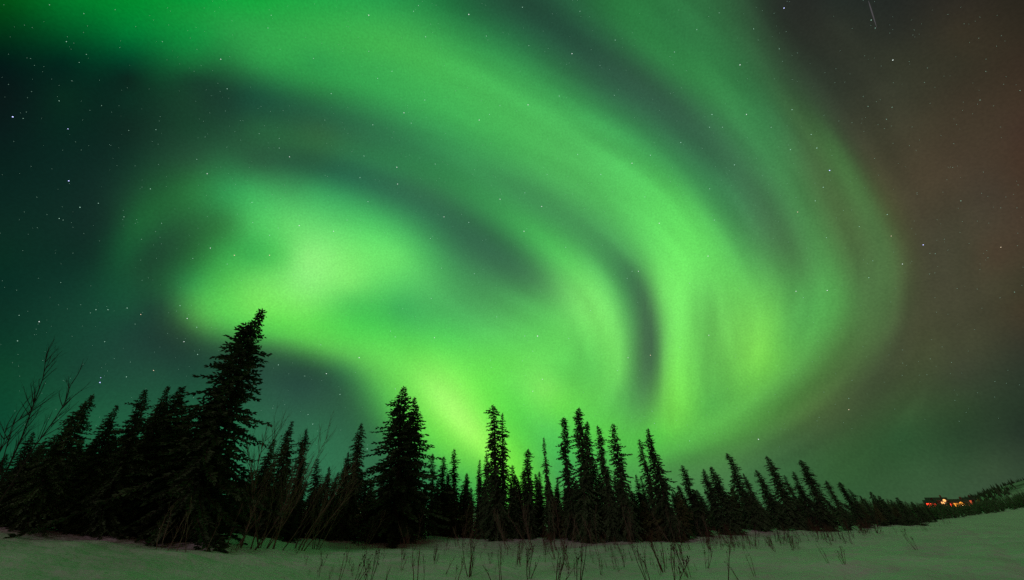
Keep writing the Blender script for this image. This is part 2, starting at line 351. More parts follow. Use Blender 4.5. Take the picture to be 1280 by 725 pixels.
def material(name, base, rough=0.9, noise_scale=None, lo=0.7, hi=1.3, bump=0.0, bump_scale=20.0, spec=0.2, rnd=0.0):
    m = bpy.data.materials.new(name); m.use_nodes = True
    t = m.node_tree; b = t.nodes['Principled BSDF']
    b.inputs['Roughness'].default_value = rough
    b.inputs['Specular IOR Level'].default_value = spec
    b.inputs['Base Color'].default_value = (*base, 1)
    if noise_scale:
        tcn = t.nodes.new('ShaderNodeTexCoord')
        n = t.nodes.new('ShaderNodeTexNoise'); n.inputs['Scale'].default_value = noise_scale
        n.inputs['Detail'].default_value = 4
        t.links.new(tcn.outputs['Object'], n.inputs['Vector'])
        r = t.nodes.new('ShaderNodeMapRange')
        for k, v in (('From Min', .3), ('From Max', .7), ('To Min', lo), ('To Max', hi)): r.inputs[k].default_value = v
        t.links.new(n.outputs['Fac'], r.inputs['Value'])
        out = r.outputs[0]
        if rnd:
            oi = t.nodes.new('ShaderNodeObjectInfo')
            r2 = t.nodes.new('ShaderNodeMapRange')
            for k, v in (('From Min', 0), ('From Max', 1), ('To Min', 1-rnd), ('To Max', 1+rnd)): r2.inputs[k].default_value = v
            t.links.new(oi.outputs['Random'], r2.inputs['Value'])
            mm = t.nodes.new('ShaderNodeMath'); mm.operation = 'MULTIPLY'
            t.links.new(out, mm.inputs[0]); t.links.new(r2.outputs[0], mm.inputs[1]); out = mm.outputs[0]
        s = t.nodes.new('ShaderNodeVectorMath'); s.operation = 'SCALE'
        s.inputs[0].default_value = base
        t.links.new(out, s.inputs['Scale'])
        t.links.new(s.outputs[0], b.inputs['Base Color'])
    if bump:
        tcn = t.nodes.new('ShaderNodeTexCoord')
        n = t.nodes.new('ShaderNodeTexNoise'); n.inputs['Scale'].default_value = bump_scale
        n.inputs['Detail'].default_value = 6
        t.links.new(tcn.outputs['Object'], n.inputs['Vector'])
        bp = t.nodes.new('ShaderNodeBump'); bp.inputs['Strength'].default_value = bump
        bp.inputs['Distance'].default_value = 0.09
        t.links.new(n.outputs['Fac'], bp.inputs['Height'])
        t.links.new(bp.outputs[0], b.inputs['Normal'])
    return m

def emitter(name, col, strength, sampled=True):
    m = bpy.data.materials.new(name); m.use_nodes = True
    t = m.node_tree; t.nodes.clear()
    e = t.nodes.new('ShaderNodeEmission'); e.inputs[0].default_value = (*col, 1); e.inputs[1].default_value = strength
    o = t.nodes.new('ShaderNodeOutputMaterial'); t.links.new(e.outputs[0], o.inputs[0])
    if not sampled: m.cycles.emission_sampling = 'NONE'
    return m

M_NEEDLE = material('needles', (0.060, 0.115, 0.048), 0.75, 1.6, 0.6, 1.5, rnd=0.25)
M_NEEDLE2 = material('needles_olive', (0.085, 0.105, 0.040), 0.75, 1.6, 0.6, 1.5, rnd=0.25)
M_BARK = material('bark', (0.07, 0.052, 0.042), 0.95, 8.0, 0.6, 1.4, bump=0.6, bump_scale=30)
M_TWIG = material('willow_twig', (0.085, 0.040, 0.028), 0.85, 12.0, 0.7, 1.3, rnd=0.3)
M_GREYTWIG = material('alder_bark', (0.17, 0.125, 0.095), 0.85, 10.0, 0.6, 1.3, rnd=0.25)
M_BIRCH = material('birch_bark', (0.035, 0.028, 0.024), 0.9, 10.0)
M_SEED = material('dry_seed_head', (0.06, 0.035, 0.025), 0.9, 30.0)

# ------------------------------------------------------------------ terrain
CTRL = [  # (x, y, distance): where the snow surface is seen
 (-120, 650, 17), (0, 653, 16), (60, 658, 15), (150, 668, 14.5), (250, 673, 15.5), (330, 675, 18), (400, 675, 21),
 (500, 677, 22), (600, 675, 22), (700, 678, 22), (760, 678, 22), (850, 672, 24), (950, 664, 28),
 (1000, 661, 33), (1060, 660, 40), (1110, 655, 55), (1160, 652, 75), (1220, 647, 110), (1280, 640, 160), (1400, 632, 220),
 (0, 720, 10.5), (320, 722, 11), (640, 722, 11.5), (960, 722, 12), (1280, 722, 13),
 (1280, 680, 22), (1180, 675, 28), (1060, 685, 23), (900, 690, 17), (160, 690, 12.5), (480, 695, 14.5), (760, 695, 15),
]
_pts = [at(*c) for c in CTRL]
TP = [(p.x, p.y) for p in _pts]; TZ = [p.z for p in _pts]
for k in range(12):                       # level ground round the viewer and far away
    a = k * math.pi/6
    TP.append((3*math.cos(a), 3*math.sin(a))); TZ.append(0.0)
    if math.sin(a) < 0.2:
        TP.append((12*math.cos(a), 12*math.sin(a))); TZ.append(0.0)
    TP.append((420*math.cos(a), 420*math.sin(a))); TZ.append(-2.0 if math.sin(a) > 0 else -0.5)
for (x, y, d) in ((-150, 640, 60), (100, 640, 60), (350, 640, 60), (600, 640, 70), (800, 640, 80)):
    p = at(x, y, d); TP.append((p.x, p.y)); TZ.append(-0.3)
TP = np.array(TP); TZ = np.array(TZ)
_s = 6.0
def _k(d): return np.sqrt(d*d + _s*_s) * -1.0
_n = len(TP)
_A = np.zeros((_n+1, _n+1))
_A[:_n, :_n] = _k(np.linalg.norm(TP[:, None]-TP[None], axis=2)) + 0.4*np.eye(_n)
_A[:_n, _n] = _A[_n, :_n] = 1
_w = np.linalg.solve(_A, np.r_[TZ, 0])
TRACK = [at(x, y, d) for x, y, d in ((1205, 655, 48), (1222, 668, 32), (1245, 683, 22.5), (1275, 703, 16.5), (1310, 730, 12.5))]
def seg_dist(px_, py_, a, b):
    abx, aby = b.x-a.x, b.y-a.y
    t = np.clip(((px_-a.x)*abx + (py_-a.y)*aby) / (abx*abx+aby*aby), 0, 1)
    return np.hypot(px_-a.x-abx*t, py_-a.y-aby*t)
def heights(xs, ys, detail=True):
    xs = np.asarray(xs, float); ys = np.asarray(ys, float)
    out = np.zeros(len(xs))
    for i in range(0, len(xs), 8000):
        d = np.hypot(xs[i:i+8000, None]-TP[None, :, 0], ys[i:i+8000, None]-TP[None, :, 1])
        out[i:i+8000] = _k(d) @ _w[:_n] + _w[_n]
    r = np.hypot(xs, ys)
    far = np.clip((r-400)/800, 0, 1)
    out = out*(1-far) + far*-2.0
    if detail:
        fade = np.clip(1.6 - r/60, 0.0, 1)
        dt = np.array([0.22*noise.noise((x*0.22, y*0.30, 1.3)) + 0.10*noise.noise((x*0.7+y*0.2, y*1.3, 4.1))
                       + 0.035*noise.noise((x*1.8, y*3.2, 9.7)) for x, y in zip(xs, ys)])
        out += dt*fade
        td = np.min([seg_dist(xs, ys, a, b) for a, b in zip(TRACK, TRACK[1:])], axis=0)
        out -= 0.05*np.exp(-(td/0.20)**2)
    return out
def ground_z(x, y): return float(heights([x], [y])[0])

def build_ground():
    ang = list(np.arange(R(18), R(162), R(0.28))) 
    ang += list(np.linspace(R(162), R(378), 70))[:-1]
    rad = [0.0] + list(np.geomspace(1.0, 8.0, 12)) + list(np.geomspace(8.2, 70, 170)) + list(np.geomspace(74, 9000, 50))
    A, RR = np.meshgrid(np.array(ang), np.array(rad[1:]))
    X = np.r_[0, (RR*np.cos(A)).ravel()]; Y = np.r_[0, (RR*np.sin(A)).ravel()]
    Z = heights(X, Y)
    na = len(ang); V = np.stack([X, Y, Z], 1)
    F_ = [(0, 1+j, 1+(j+1) % na) for j in range(na)]
    for i in range(len(rad)-2):
        o1, o2 = 1+i*na, 1+(i+1)*na
        F_ += [(o1+j, o2+j, o2+(j+1) % na, o1+(j+1) % na) for j in range(na)]
    m = material('snow', (0.64, 0.63, 0.64), 0.65, 0.5, 0.86, 1.10, bump=0.9, bump_scale=4, spec=0.25)
    o = mesh_obj('snow_ground', V.tolist(), F_, m, smooth=True)
    tag(o, kind='structure')
build_ground()

# snowy ridge in the far east
def build_hill():
    crest = [(1205, 628), (1225, 622), (1250, 611), (1280, 602), (1320, 594), (1380, 590), (1460, 596), (1600, 615), (1800, 650)]
    V, F_ = [], []
    cols = []
    for (a, b), (c, e) in zip(crest, crest[1:]):
        n = max(4, int((c-a)/4))
        cols += [(a+(c-a)*i/n, b+(e-b)*i/n) for i in range(n)]
    ny = 26
    for j in range(ny+1):
        v = j/ny*2-1                                    # -1 foot facing the field, 0 crest, 1 far foot
        for (x, y) in cols:
            top = at(x, y, 1500)
            r = 1 + v*0.30
            z = -6 + (top.z+6)*(math.cos(v*math.pi)*0.5+0.5)**0.8
            z += 5*noise.noise((top.x*r*0.006, top.y*r*0.006, 0))*min(1, max(0, z)/20)
            V.append((top.x*r, top.y*r, z))
    nx = len(cols)-1
    for j in range(ny):
        for i in range(nx):
            a = j*(nx+1)+i; F_.append((a, a+1, a+nx+2, a+nx+1))
    m = material('hill_snow', (0.40, 0.40, 0.39), 0.8, 0.03, 0.3, 1.4)
    tag(mesh_obj('hills', V, F_, m, smooth=True), kind='structure')
    return V, nx, ny
HILL = build_hill()

# ------------------------------------------------------------------ tubes
def tube(V, F_, pts, radii, n=5):
    base = len(V)
    for i, p in enumerate(pts):
        d = (pts[min(i+1, len(pts)-1)] - pts[max(i-1, 0)])
        if d.length < 1e-9: d = Vector((0, 0, 1))
        d.normalize()
        a = d.orthogonal().normalized(); b = d.cross(a)
        for k in range(n):
            t = 2*math.pi*k/n
            V.append(p + (a*math.cos(t) + b*math.sin(t))*radii[i])
    for i in range(len(pts)-1):
        for k in range(n):
            q = base + i*n
            F_.append((q+k, q+(k+1) % n, q+n+(k+1) % n, q+n+k))
    tip = len(V); V.append(pts[-1] + (pts[-1]-pts[-2])*0.02); q = base+(len(pts)-1)*n
    for k in range(n): F_.append((q+k, q+(k+1) % n, tip))

# ------------------------------------------------------------------ spruce
def spruce_parts(seed, H, prof, density=26, shoot=0.17, droop=0.35, gap=0.25, sweep=0.0, foot=0.02, club=0.0):
    """local geometry of one spruce: trunk tube and a crown of drooping boughs covered in needle shoots"""
    rg = random.Random(seed)
    TV, TF, CV, CF = [], [], [], []
    # gently crooked trunk
    wob = [Vector((rg.uniform(-1, 1), rg.uniform(-1, 1), 0))*0.012*H for _ in range(7)]
    wob[0] = Vector((0, 0, 0))
    def axis(t):
        k = t*6; i = min(5, int(k)); f = k-i
        w = wob[i]*(1-f)+wob[i+1]*f
        return Vector((w.x + sweep*H*t*t, w.y, H*t))
    tr = 0.016*H
    tp = [axis(i/14) for i in range(15)]
    tube(TV, TF, tp, [tr*(1-0.93*i/14)+0.004 for i in range(15)], 7)
    off = rg.uniform(0, 100)
    nb = int(H*density)
    az = 0.0
    for b in range(nb):
        t = foot + (1-foot)*(b+rg.random())/nb
        az += 2.4 + rg.uniform(-.5, .5)
        L = prof(t)*H
        # clumps and gaps make an uneven outline
        cl = 1 + 1.1*gap*noise.noise((t*9, math.cos(az)*1.1+off, math.sin(az)*1.1)) + gap*0.8*noise.noise((t*26+off, 3, math.cos(az)*0.8))
        L *= max(0.15, cl) * rg.uniform(0.75, 1.18)
        if club and t > 0.90: L += club*H*(1-abs(t-0.945)/0.055)*rg.uniform(0.6, 1.1)
        if L < 0.05: L = 0.05
        if rg.random() < 0.05: L *= 1.25
        root = axis(t)
        out = Vector((math.cos(az), math.sin(az), 0))
        rise0 = 0.55*(t-0.55)*1.6 - rg.uniform(0, droop)*(1-t*0.6)
        ns = max(2, int(L/0.16)+1)
        pts = []
        p = root.copy()
        for i in range(ns+1):
            s = i/ns
            pts.append(p.copy())
            inc = rise0 - droop*0.7*math.sin(s*2.6) + droop*1.1*max(0, s-0.55)
            dv = (out + Vector((0, 0, inc))).normalized()
            dv += Vector((rg.uniform(-.1, .1), rg.uniform(-.1, .1), rg.uniform(-.06, .06)))
            p = p + dv*(L/ns)
        # woody bough
        if L > 0.35:
            tube(TV, TF, pts, [0.012*(1-0.8*i/ns)*min(1.5, H/6)*min(1, L) + 0.002 for i in range(ns+1)], 3)
        # needle shoots
        step = shoot*0.30
        m = max(3, int(L/step))
        for i in range(m):
            s = (i+rg.random())/m
            if s < 0.1 and L > .6: continue
            k = s*ns; q = min(ns-1, int(k)); f = k-q
            c = pts[q].lerp(pts[q+1], f)
            d = (pts[q+1]-pts[q]).normalized()
            for sd in (-1, 1):
                a = rg.uniform(0.5, 1.15)*sd
                if s > 0.9: a *= 0.3
                lat = d.cross(Vector((0, 0, 1)))
                if lat.length < 0.1: lat = Vector((1, 0, 0))
                lat.normalize()
                sv = d*math.cos(a) + lat*math.sin(a) + Vector((0, 0, rg.uniform(-0.8, 0.55)))
                sv.normalize()
                sl = shoot*rg.uniform(0.7, 1.5)*(1.25-0.55*s)*(0.55+0.45*min(1, L/0.5))
                wv = sv.cross(Vector((rg.uniform(-1, 1), rg.uniform(-1, 1), rg.uniform(-.2, 1)))).normalized()*sl*0.21
                e = c + sv*sl; mid = c + sv*sl*0.5
                n0 = len(CV)
                CV += [c, mid+wv, e, mid-wv]; CF.append((n0, n0+1, n0+2, n0+3))
                if rg.random() < 0.8:
                    w2 = sv.cross(wv).normalized()*sl*0.21
                    n0 = len(CV)
                    CV += [c, mid+w2, e, mid-w2]; CF.append((n0, n0+1, n0+2, n0+3))
    # leader
    top = axis(1)
    for i in range(10):
        a = rg.uniform(0, 6.28); c = top + Vector((0, 0, -0.04*i))
        sv = Vector((math.cos(a)*0.4, math.sin(a)*0.4, 1)).normalized()
        wv = sv.cross(Vector((1, .2, 0))).normalized()*0.02
        n0 = len(CV); e = c+sv*0.14
        CV += [c, c+sv*.07+wv, e, c+sv*.07-wv]; CF.append((n0, n0+1, n0+2, n0+3))
    return (TV, TF, CV, CF)

def P_broad(w):    return lambda t: w*(0.98*(1-t)**0.85 + 0.015) * min(1, 0.5 + t*3.5)
def P_cone(w):     return lambda t: w*(1-t)**0.7*(0.75+0.25*t) + 0.008
def P_narrow(w):   return lambda t: w*(0.30+0.95*(1-t))*min(1, (1-t)*6+0.2)
def P_spire(w):    return lambda t: w*(0.35+0.95*(1-t))*min(1, (1-t)*5+0.2)
TEMPL = {}
def template(key):
    """mesh data shared by the copies of one kind of spruce"""
    if key in TEMPL: return TEMPL[key]
    kind, seed = key
    args = {
        'broad':  dict(H=7.0, prof=P_broad(0.235), density=38, shoot=0.15, droop=0.30, gap=0.55),
        'full':   dict(H=7.0, prof=P_broad(0.27), density=40, shoot=0.15, droop=0.40, gap=0.45),
        'giant':  dict(H=7.5, prof=lambda t: 0.36*(1-t)**1.22*(0.9+0.16*math.sin(t*9)) + 0.012, density=44, shoot=0.15, droop=0.38, gap=0.6),
        'cone':   dict(H=6.5, prof=P_cone(0.165), density=38, shoot=0.13, droop=0.35, gap=0.6),
        'narrow': dict(H=7.5, prof=P_narrow(0.10), density=40, shoot=0.125, droop=0.55, gap=0.8, club=0.018),
        'spire':  dict(H=6.5, prof=P_spire(0.078), density=36, shoot=0.115, droop=0.6, gap=0.9, club=0.01),
        'bushy':  dict(H=3.0, prof=P_broad(0.33), density=46, shoot=0.16, droop=0.25, gap=0.5),
        'far':    dict(H=6.0, prof=P_narrow(0.11), density=16, shoot=0.30, droop=0.45, gap=0.6),
    }[kind]
    vr = random.Random(seed*13)                          # every spruce grows its own way
    if kind != 'far':
        args['gap'] *= vr.uniform(0.75, 1.4); args['droop'] *= vr.uniform(0.6, 1.35); args['density'] *= vr.uniform(0.8, 1.15)
        if 'club' in args: args['club'] *= vr.uniform(0.3, 2.2)
    TV, TF, CV, CF = spruce_parts(seed, **args)
    mt = bpy.data.meshes.new('trunk'); mt.from_pydata(TV, [], TF); mt.materials.append(M_BARK)
    mt.polygons.foreach_set('use_smooth', [True]*len(mt.polygons))
    mc = bpy.data.meshes.new('crown'); mc.from_pydata(CV, [], CF)
    mc.materials.append(M_NEEDLE2 if kind == 'bushy' else M_NEEDLE)
    TEMPL[key] = (mt, mc, args['H'])
    return TEMPL[key]
rs = random.Random(7)
NT = [0]
def spruce(key, base_x, d, top, label, group=None, name='spruce_tree', width=1.0):
    """spruce rooted in the snow on bearing base_x at distance d, its tip in direction top"""
    mt, mc, H0 = template(key)
    v = ray(base_x, 650); k = d/math.hypot(v.x, v.y)
    bx, by = v.x*k, v.y*k
    base = Vector((bx, by, ground_z(bx, by) - 0.12))
    n = Vector((bx, by, 0)).normalized()
    r = ray(*top)
    tip = Vector((0, 0, EYE)) + r * (n.dot(base - Vector((0, 0, 0))) / n.dot(r))
    axis = tip - base
    H = axis.length
    root = empty(name, base)
    root.rotation_mode = 'QUATERNION'
    root.rotation_quaternion = Vector((0, 0, 1)).rotation_difference(axis.normalized()) @ Quaternion((0, 0, 1), rs.uniform(0, 6.28))
    s = H/H0
    root.scale = (s*width, s*width, s)
    for nm, me in (('trunk', mt), ('crown', mc)):
        o = bpy.data.objects.new(nm, me); COL.objects.link(o); o.parent = root
    tag(root, label, 'tree', group)
    NT[0] += 1
    return root

# ------------------------------------------------------------------ the spruces
G = 'spruces along the edge of the snowfield'
HERO = [
 (('full', 1), 30, 15.2, (113, 494), 1.0, 'broad leaning spruce just right of the bare branches at the far left'),
 (('broad', 2), 2, 15.5, (42, 541), 1.0, 'low dark spruce behind the bare branches at the left edge'),
 (('broad', 3), 92, 15.5, (148, 507), 1.0, 'mid-height spruce between the broad left spruce and the leaning trio'),
 (('broad', 4), 128, 15.2, (184, 488), 0.95, 'leaning spruce with blunt top left of the tallest spruce'),
 (('broad', 5), 165, 16.0, (210, 483), 0.85, 'slim leaning spruce pressed against the left flank of the tallest one'),
 (('giant', 6), 226, 15.4, (328, 388), 1.08, 'tallest spruce of all, leaning right with its tip against the bright glow'),
 (('broad', 7), 185, 16.6, (228, 484), 1.5, 'shaggy spruce forming the left shoulder of the tallest spruce'),
 (('cone', 8), 312, 19.5, (343, 549), 1.1, 'short pointed spruce left of the dense trio behind the bare alders'),
 (('broad', 9), 340, 19.5, (365, 527), 0.9, 'dense spruce, tallest of the trio behind the bare alders'),
 (('cone', 10), 368, 20.0, (383, 537), 0.8, 'thin pointed spruce on the right of the trio behind the alders'),
 (('cone', 11), 392, 22.0, (398, 574), 1.2, 'small spruce with ragged top right of the alder thicket'),
 (('cone', 12), 408, 23.0, (412, 584), 1.0, 'little spruce in the dip left of the slim high-topped one'),
 (('narrow', 13), 436, 21.5, (451, 530), 1.25, 'slim knobbly spruce left of the big twin-topped pair'),
 (('broad', 14), 424, 21.5, (436, 566), 0.9, 'lower full spruce hugging the left side of the slim knobbly one'),
 (('full', 15), 494, 21.5, (503, 485), 1.42, 'wide feathery spruce, the taller of the pair left of the brightest streak'),
 (('broad', 16), 512, 22.3, (517, 498), 1.15, 'narrower spruce close behind the right side of the wide feathery one'),
 (('spire', 17), 541, 25.0, (541, 568), 1.3, 'thin spire under the dark sky, first right of the wide feathery spruce'),
 (('spire', 18), 554, 25.0, (554, 571), 1.5, 'thin spire, the middle one of three right of the wide feathery spruce'),
 (('spire', 19), 569, 24.5, (567, 562), 1.3, 'tallest thin spire of three under the end of the bright streak'),
 (('cone', 20), 582, 24.0, (583, 592), 1.2, 'small spruce in the gap left of the ragged spruce with side boughs'),
 (('cone', 21), 600, 23.0, (600, 575), 0.8, 'slender spruce joined to the left of the ragged spruce with side boughs'),
 (('cone', 22), 607, 22.5, (608, 566), 0.75, 'pointed spruce half merged with the ragged spruce with side boughs'),
 (('narrow', 23), 622, 21.5, (619, 507), 1.3, 'ragged spruce with long side boughs standing against the yellow-green glow'),
 (('spire', 24), 630, 22.0, (629, 518), 1.1, 'slim second top just right of the ragged spruce with side boughs'),
 (('cone', 25), 645, 22.0, (641, 582), 1.0, 'low full spruce right of the foot of the ragged one'),
 (('narrow', 26), 663, 22.5, (659, 562), 1.3, 'small-headed spruce left of the needle-thin spire'),
 (('spire', 27), 687, 22.0, (680, 548), 0.85, 'needle-thin sparse spire standing alone against the green sky'),
 (('spire', 28), 677, 25.0, (675, 590), 1.2, 'short thin spire left of the needle-thin one'),
 (('spire', 29), 700, 24.0, (696, 597), 1.4, 'short spire between the needle-thin one and the crowded tall group'),
 (('narrow', 30), 714, 21.8, (705, 522), 1.0, 'leftmost of the crowded tall spruces right of centre'),
 (('narrow', 31), 732, 21.5, (724, 511), 1.1, 'highest and bushiest of the crowded tall spruces right of centre'),
 (('narrow', 32), 742, 22.8, (733, 527), 0.9, 'spruce with drooping tip behind the highest one of the crowded group'),
 (('spire', 33), 752, 23.5, (741, 571), 1.5, 'lower spire wedged between the crowded group and its club-topped neighbour'),
 (('narrow', 34), 763, 21.8, (748, 533), 1.0, 'club-topped spruce right of the crowded tall group'),
 (('cone', 35), 786, 21.6, (766, 531), 0.95, 'pointed spruce with open boughs right of the club-topped one'),
 (('spire', 36), 808, 25.0, (795, 594), 1.5, 'left one of two short spires before the sharp pair'),
 (('spire', 37), 814, 25.5, (801, 596), 1.4, 'right one of two short spires before the sharp pair'),
 (('spire', 38), 824, 24.0, (799, 550), 1.3, 'thin tip on the left side of the sharp narrow cone'),
 (('cone', 39), 840, 23.0, (808, 537), 1.0, 'sharp narrow cone-shaped spruce below the dark sickle in the aurora'),
 (('cone', 40), 852, 27.0, (840, 615), 1.2, 'small spruce filling the notch right of the sharp cone'),
 (('narrow', 41), 876, 25.0, (854, 582), 1.8, 'round-headed spruce standing free right of the sharp cone'),
 (('cone', 42), 902, 27.0, (878, 587), 1.22, 'leaning spruce, left of a close pair past the round-headed one'),
 (('cone', 43), 918, 27.0, (888, 584), 1.62, 'leaning spruce, right of a close pair past the round-headed one'),
 (('narrow', 44), 944, 28.5, (909, 567), 1.49, 'high slim spruce bending left beyond the close leaning pair'),
 (('broad', 45), 955, 28.5, (929, 592), 0.85, 'full dark spruce tucked under the high slim one that bends left'),
 (('cone', 46), 975, 30.0, (946, 588), 1.35, 'shorter spruce just left of the last tall sharp one'),
 (('cone', 47), 995, 30.5, (958, 571), 1.35, 'sharp spruce, tallest between the two bending slim ones'),
 (('spire', 48), 1003, 32.0, (981, 594), 1.5, 'thin spire among the leaning spruces above the red-brown twigs'),
 (('cone', 49), 1016, 32.5, (991, 590), 1.22, 'leaning spruce left of the last tall ragged one'),
 (('narrow', 50), 1034, 32.5, (1001, 575), 1.6, 'last tall ragged spruce before the tree line shrinks to the right'),
 (('narrow', 51), 1058, 36.0, (1032, 601), 1.3, 'small bent spruce right of the last tall ragged one'),
 (('narrow', 52), 1078, 38.0, (1048, 603), 1.7, 'small bushy spruce leading the shrinking row'),
 (('spire', 53), 1082, 40.0, (1061, 611), 1.6, 'thin bent spruce in the shrinking row'),
]
for key, bx, d, top, w, lab in HERO:
    spruce(key, bx, d, top, lab, G, width=w)
# the shrinking row towards the lights
far_row = [(1075, 620, 46), (1088, 615, 47), (1098, 620, 50), (1106, 628, 52), (1113, 625, 54), (1120, 622, 56), (1130, 631, 60),
           (1139, 627, 64), (1147, 633, 70), (1156, 632, 74)]
for i, (tx, ty, d) in enumerate(far_row):
    spruce(('far', 60 + i % 4), tx + 22 - i*0.9, d, (tx, ty), 'small leaning spruce in the distant row shrinking toward the orange lights',
           'small spruces of the distant row', width=1.0 + 0.3*(i % 3))
for i, (tx, ty, d) in enumerate([(1161, 630, 260), (1171, 627, 300), (1186, 627, 290), (1193, 633, 250), (1206, 628, 300), (1208, 633, 240), (1219, 627, 280), (1223, 624, 330),
                                 (1174, 633, 240), (1232, 622, 300), (1184, 634, 230), (1243, 620, 290)]):
    spruce(('far', 60 + i % 4), tx + 3, d, (tx, ty), 'tiny spruce standing among the distant orange and red lights',
           'tiny spruces round the distant lights', width=1.3)
# second rank in the shade behind, closing the gaps
def skyline(x):
    prof = [(-60, 560), (20, 575), (60, 555), (110, 540), (180, 530), (240, 520), (290, 560), (310, 590), (350, 572), (400, 596), (440, 594), (480, 585), (520, 590),
            (580, 600), (640, 590), (700, 600), (760, 585), (800, 605), (860, 610), (920, 610), (980, 615), (1040, 625), (1090, 636), (1130, 640)]
    for (a, b), (c, e) in zip(prof, prof[1:]):
        if a <= x <= c: return b + (e-b)*(x-a)/(c-a)
    return prof[-1][1]
i = 0
for rank, (near, step_, drop) in enumerate(((1.0, 11, 0), (1.28, 13, 14))):
    x = -50.0 - rank*5
    while x < 1120:
        d = (19 if x < 260 else 25 + max(0, (x-800))*0.07)*near
        tx = x + rs.uniform(-6, 6)
        lean = (600 - tx)*0.09
        ty = skyline(tx) + rs.uniform(-5, 16) + drop
        kind, seed = (('cone', 8), ('narrow', 13), ('broad', 3), ('cone', 10), ('cone', 35), ('broad', 7), ('narrow', 31), ('cone', 39))[i % 8]
        where = ('left of the tallest spruce' if x < 290 else 'between the tallest spruce and the bright streak' if x < 560 else
                 'around the crowded tall group' if x < 860 else 'in the right half of the tree line')
        nth = ('second', 'third')[rank]
        spruce((kind, seed), tx - lean, d*rs.uniform(1.0, 1.12), (tx, ty),
               'dark spruce in the shaded %s rank %s' % (nth, where), '%s rank of spruces %s' % (nth, where), width=rs.uniform(1.1, 1.6))
        x += rs.uniform(0.8, 1.35)*step_*(1 if x < 860 else 0.8)
        i += 1
# young bushy spruces along the foot of the wood
x = -40.0; i = 0
while x < 1130:
    edge = 15.2 if x < 260 else 15.2+(x-260)*0.05 if x < 400 else 22.0 if x < 840 else 22+(x-840)*0.085
    ty = 628 - rs.uniform(0, 20) + (12 if x > 980 else 0)
    where = ('under the big left spruces' if x < 290 else 'behind the bare alders' if x < 560 else
             'under the tall central spruces' if x < 860 else 'at the foot of the right-hand tree line')
    spruce(('bushy', 70 + i % 4), x, edge+rs.uniform(0.6, 2.0), (x + (x-600)*-0.015, ty), 'young bushy spruce with boughs near the snow ' + where,
           'young spruces ' + where, width=rs.uniform(0.9, 1.5))
    x += rs.uniform(17, 27); i += 1
# far wood: one mass of tiny tree tops running to the right, too many and too small to count
def far_forest():
    V, F_ = [], []
    rg = random.Random(5)
    pts = []
    def edge(x):  # near edge distance and top row of the mass
        t = (x-1085)/(1330-1085)
        return 52 + 150*t*t + 40*t
    for _ in range(900):
        x = rg.uniform(1085, 1420)
        d = edge(x)*rg.uniform(1.03, 1.5)
        t = max(0, (x-1160)/120)
        ty = 636 - 20*min(1.3, t)**1.3 if x > 1160 else 634 - (1160-x)*0.03
        ty += rg.uniform(0, 7)
        v = ray(x, 650); k = d/math.hypot(v.x, v.y)
        pts.append((v.x*k, v.y*k, at(x, ty, d).z))
    zs = heights([p[0] for p in pts], [p[1] for p in pts], False)
    for (bx, by, top), z in zip(pts, zs):
        H = max(2.2, top - z)*rg.uniform(0.85, 1.05)
        tilt = rg.uniform(-0.12, 0.03)
        n = 46
        for k in range(n):
            t = (k+rg.random())/n
            a = rg.uniform(0, 6.283); L = H*0.15*(1-t)**0.8*rg.uniform(0.6, 1.3)+0.05
            c = Vector((bx + tilt*t*H, by, z + H*t))
            e = c + Vector((math.cos(a)*L, math.sin(a)*L, -0.25*L))
            w = Vector((-math.sin(a), math.cos(a), 0))*L*0.45 
            n0 = len(V)
            V += [c + Vector((0, 0, H*0.05)), c*0.4+e*0.6+w, e, c*0.4+e*0.6-w]; F_.append((n0, n0+1, n0+2, n0+3))
    tag(mesh_obj('distant_forest', V, F_, M_NEEDLE), kind='stuff')
far_forest()
# scattered trees on the ridge
def ridge_trees():
    V, F_ = [], []; rg = random.Random(11)
    HV, nx, ny = HILL
    picks = []
    for j in range(0, ny-2):
        for i in range(nx):
            p = Vector(HV[j*(nx+1)+i])
            if p.z < 3: continue
            cnt = 6 if abs(j-ny/2) < 2 and rg.random() < 0.5 else (3 if noise.noise((p.x*0.01, p.y*0.01, 0)) > 0.2 else 0)
            for _ in range(cnt):
                q = Vector(HV[j*(nx+1)+i]).lerp(Vector(HV[(j+1)*(nx+1)+i+1]), rg.random()); q.x += rg.uniform(-10, 10); q.y += rg.uniform(-10, 10)
                picks.append(q)
    for q in picks:
        H = rg.uniform(5, 11)
        for k in range(3):
            a = rg.uniform(0, 3.14); w = Vector((math.cos(a), math.sin(a), 0))*H*0.2
            n0 = len(V); V += [q-w-Vector((0, 0, 1)), q+w-Vector((0, 0, 1)), q+Vector((0, 0, H))]; F_.append((n0, n0+1, n0+2))
    tag(mesh_obj('ridge_woodland', V, F_, M_NEEDLE), kind='stuff')
ridge_trees()

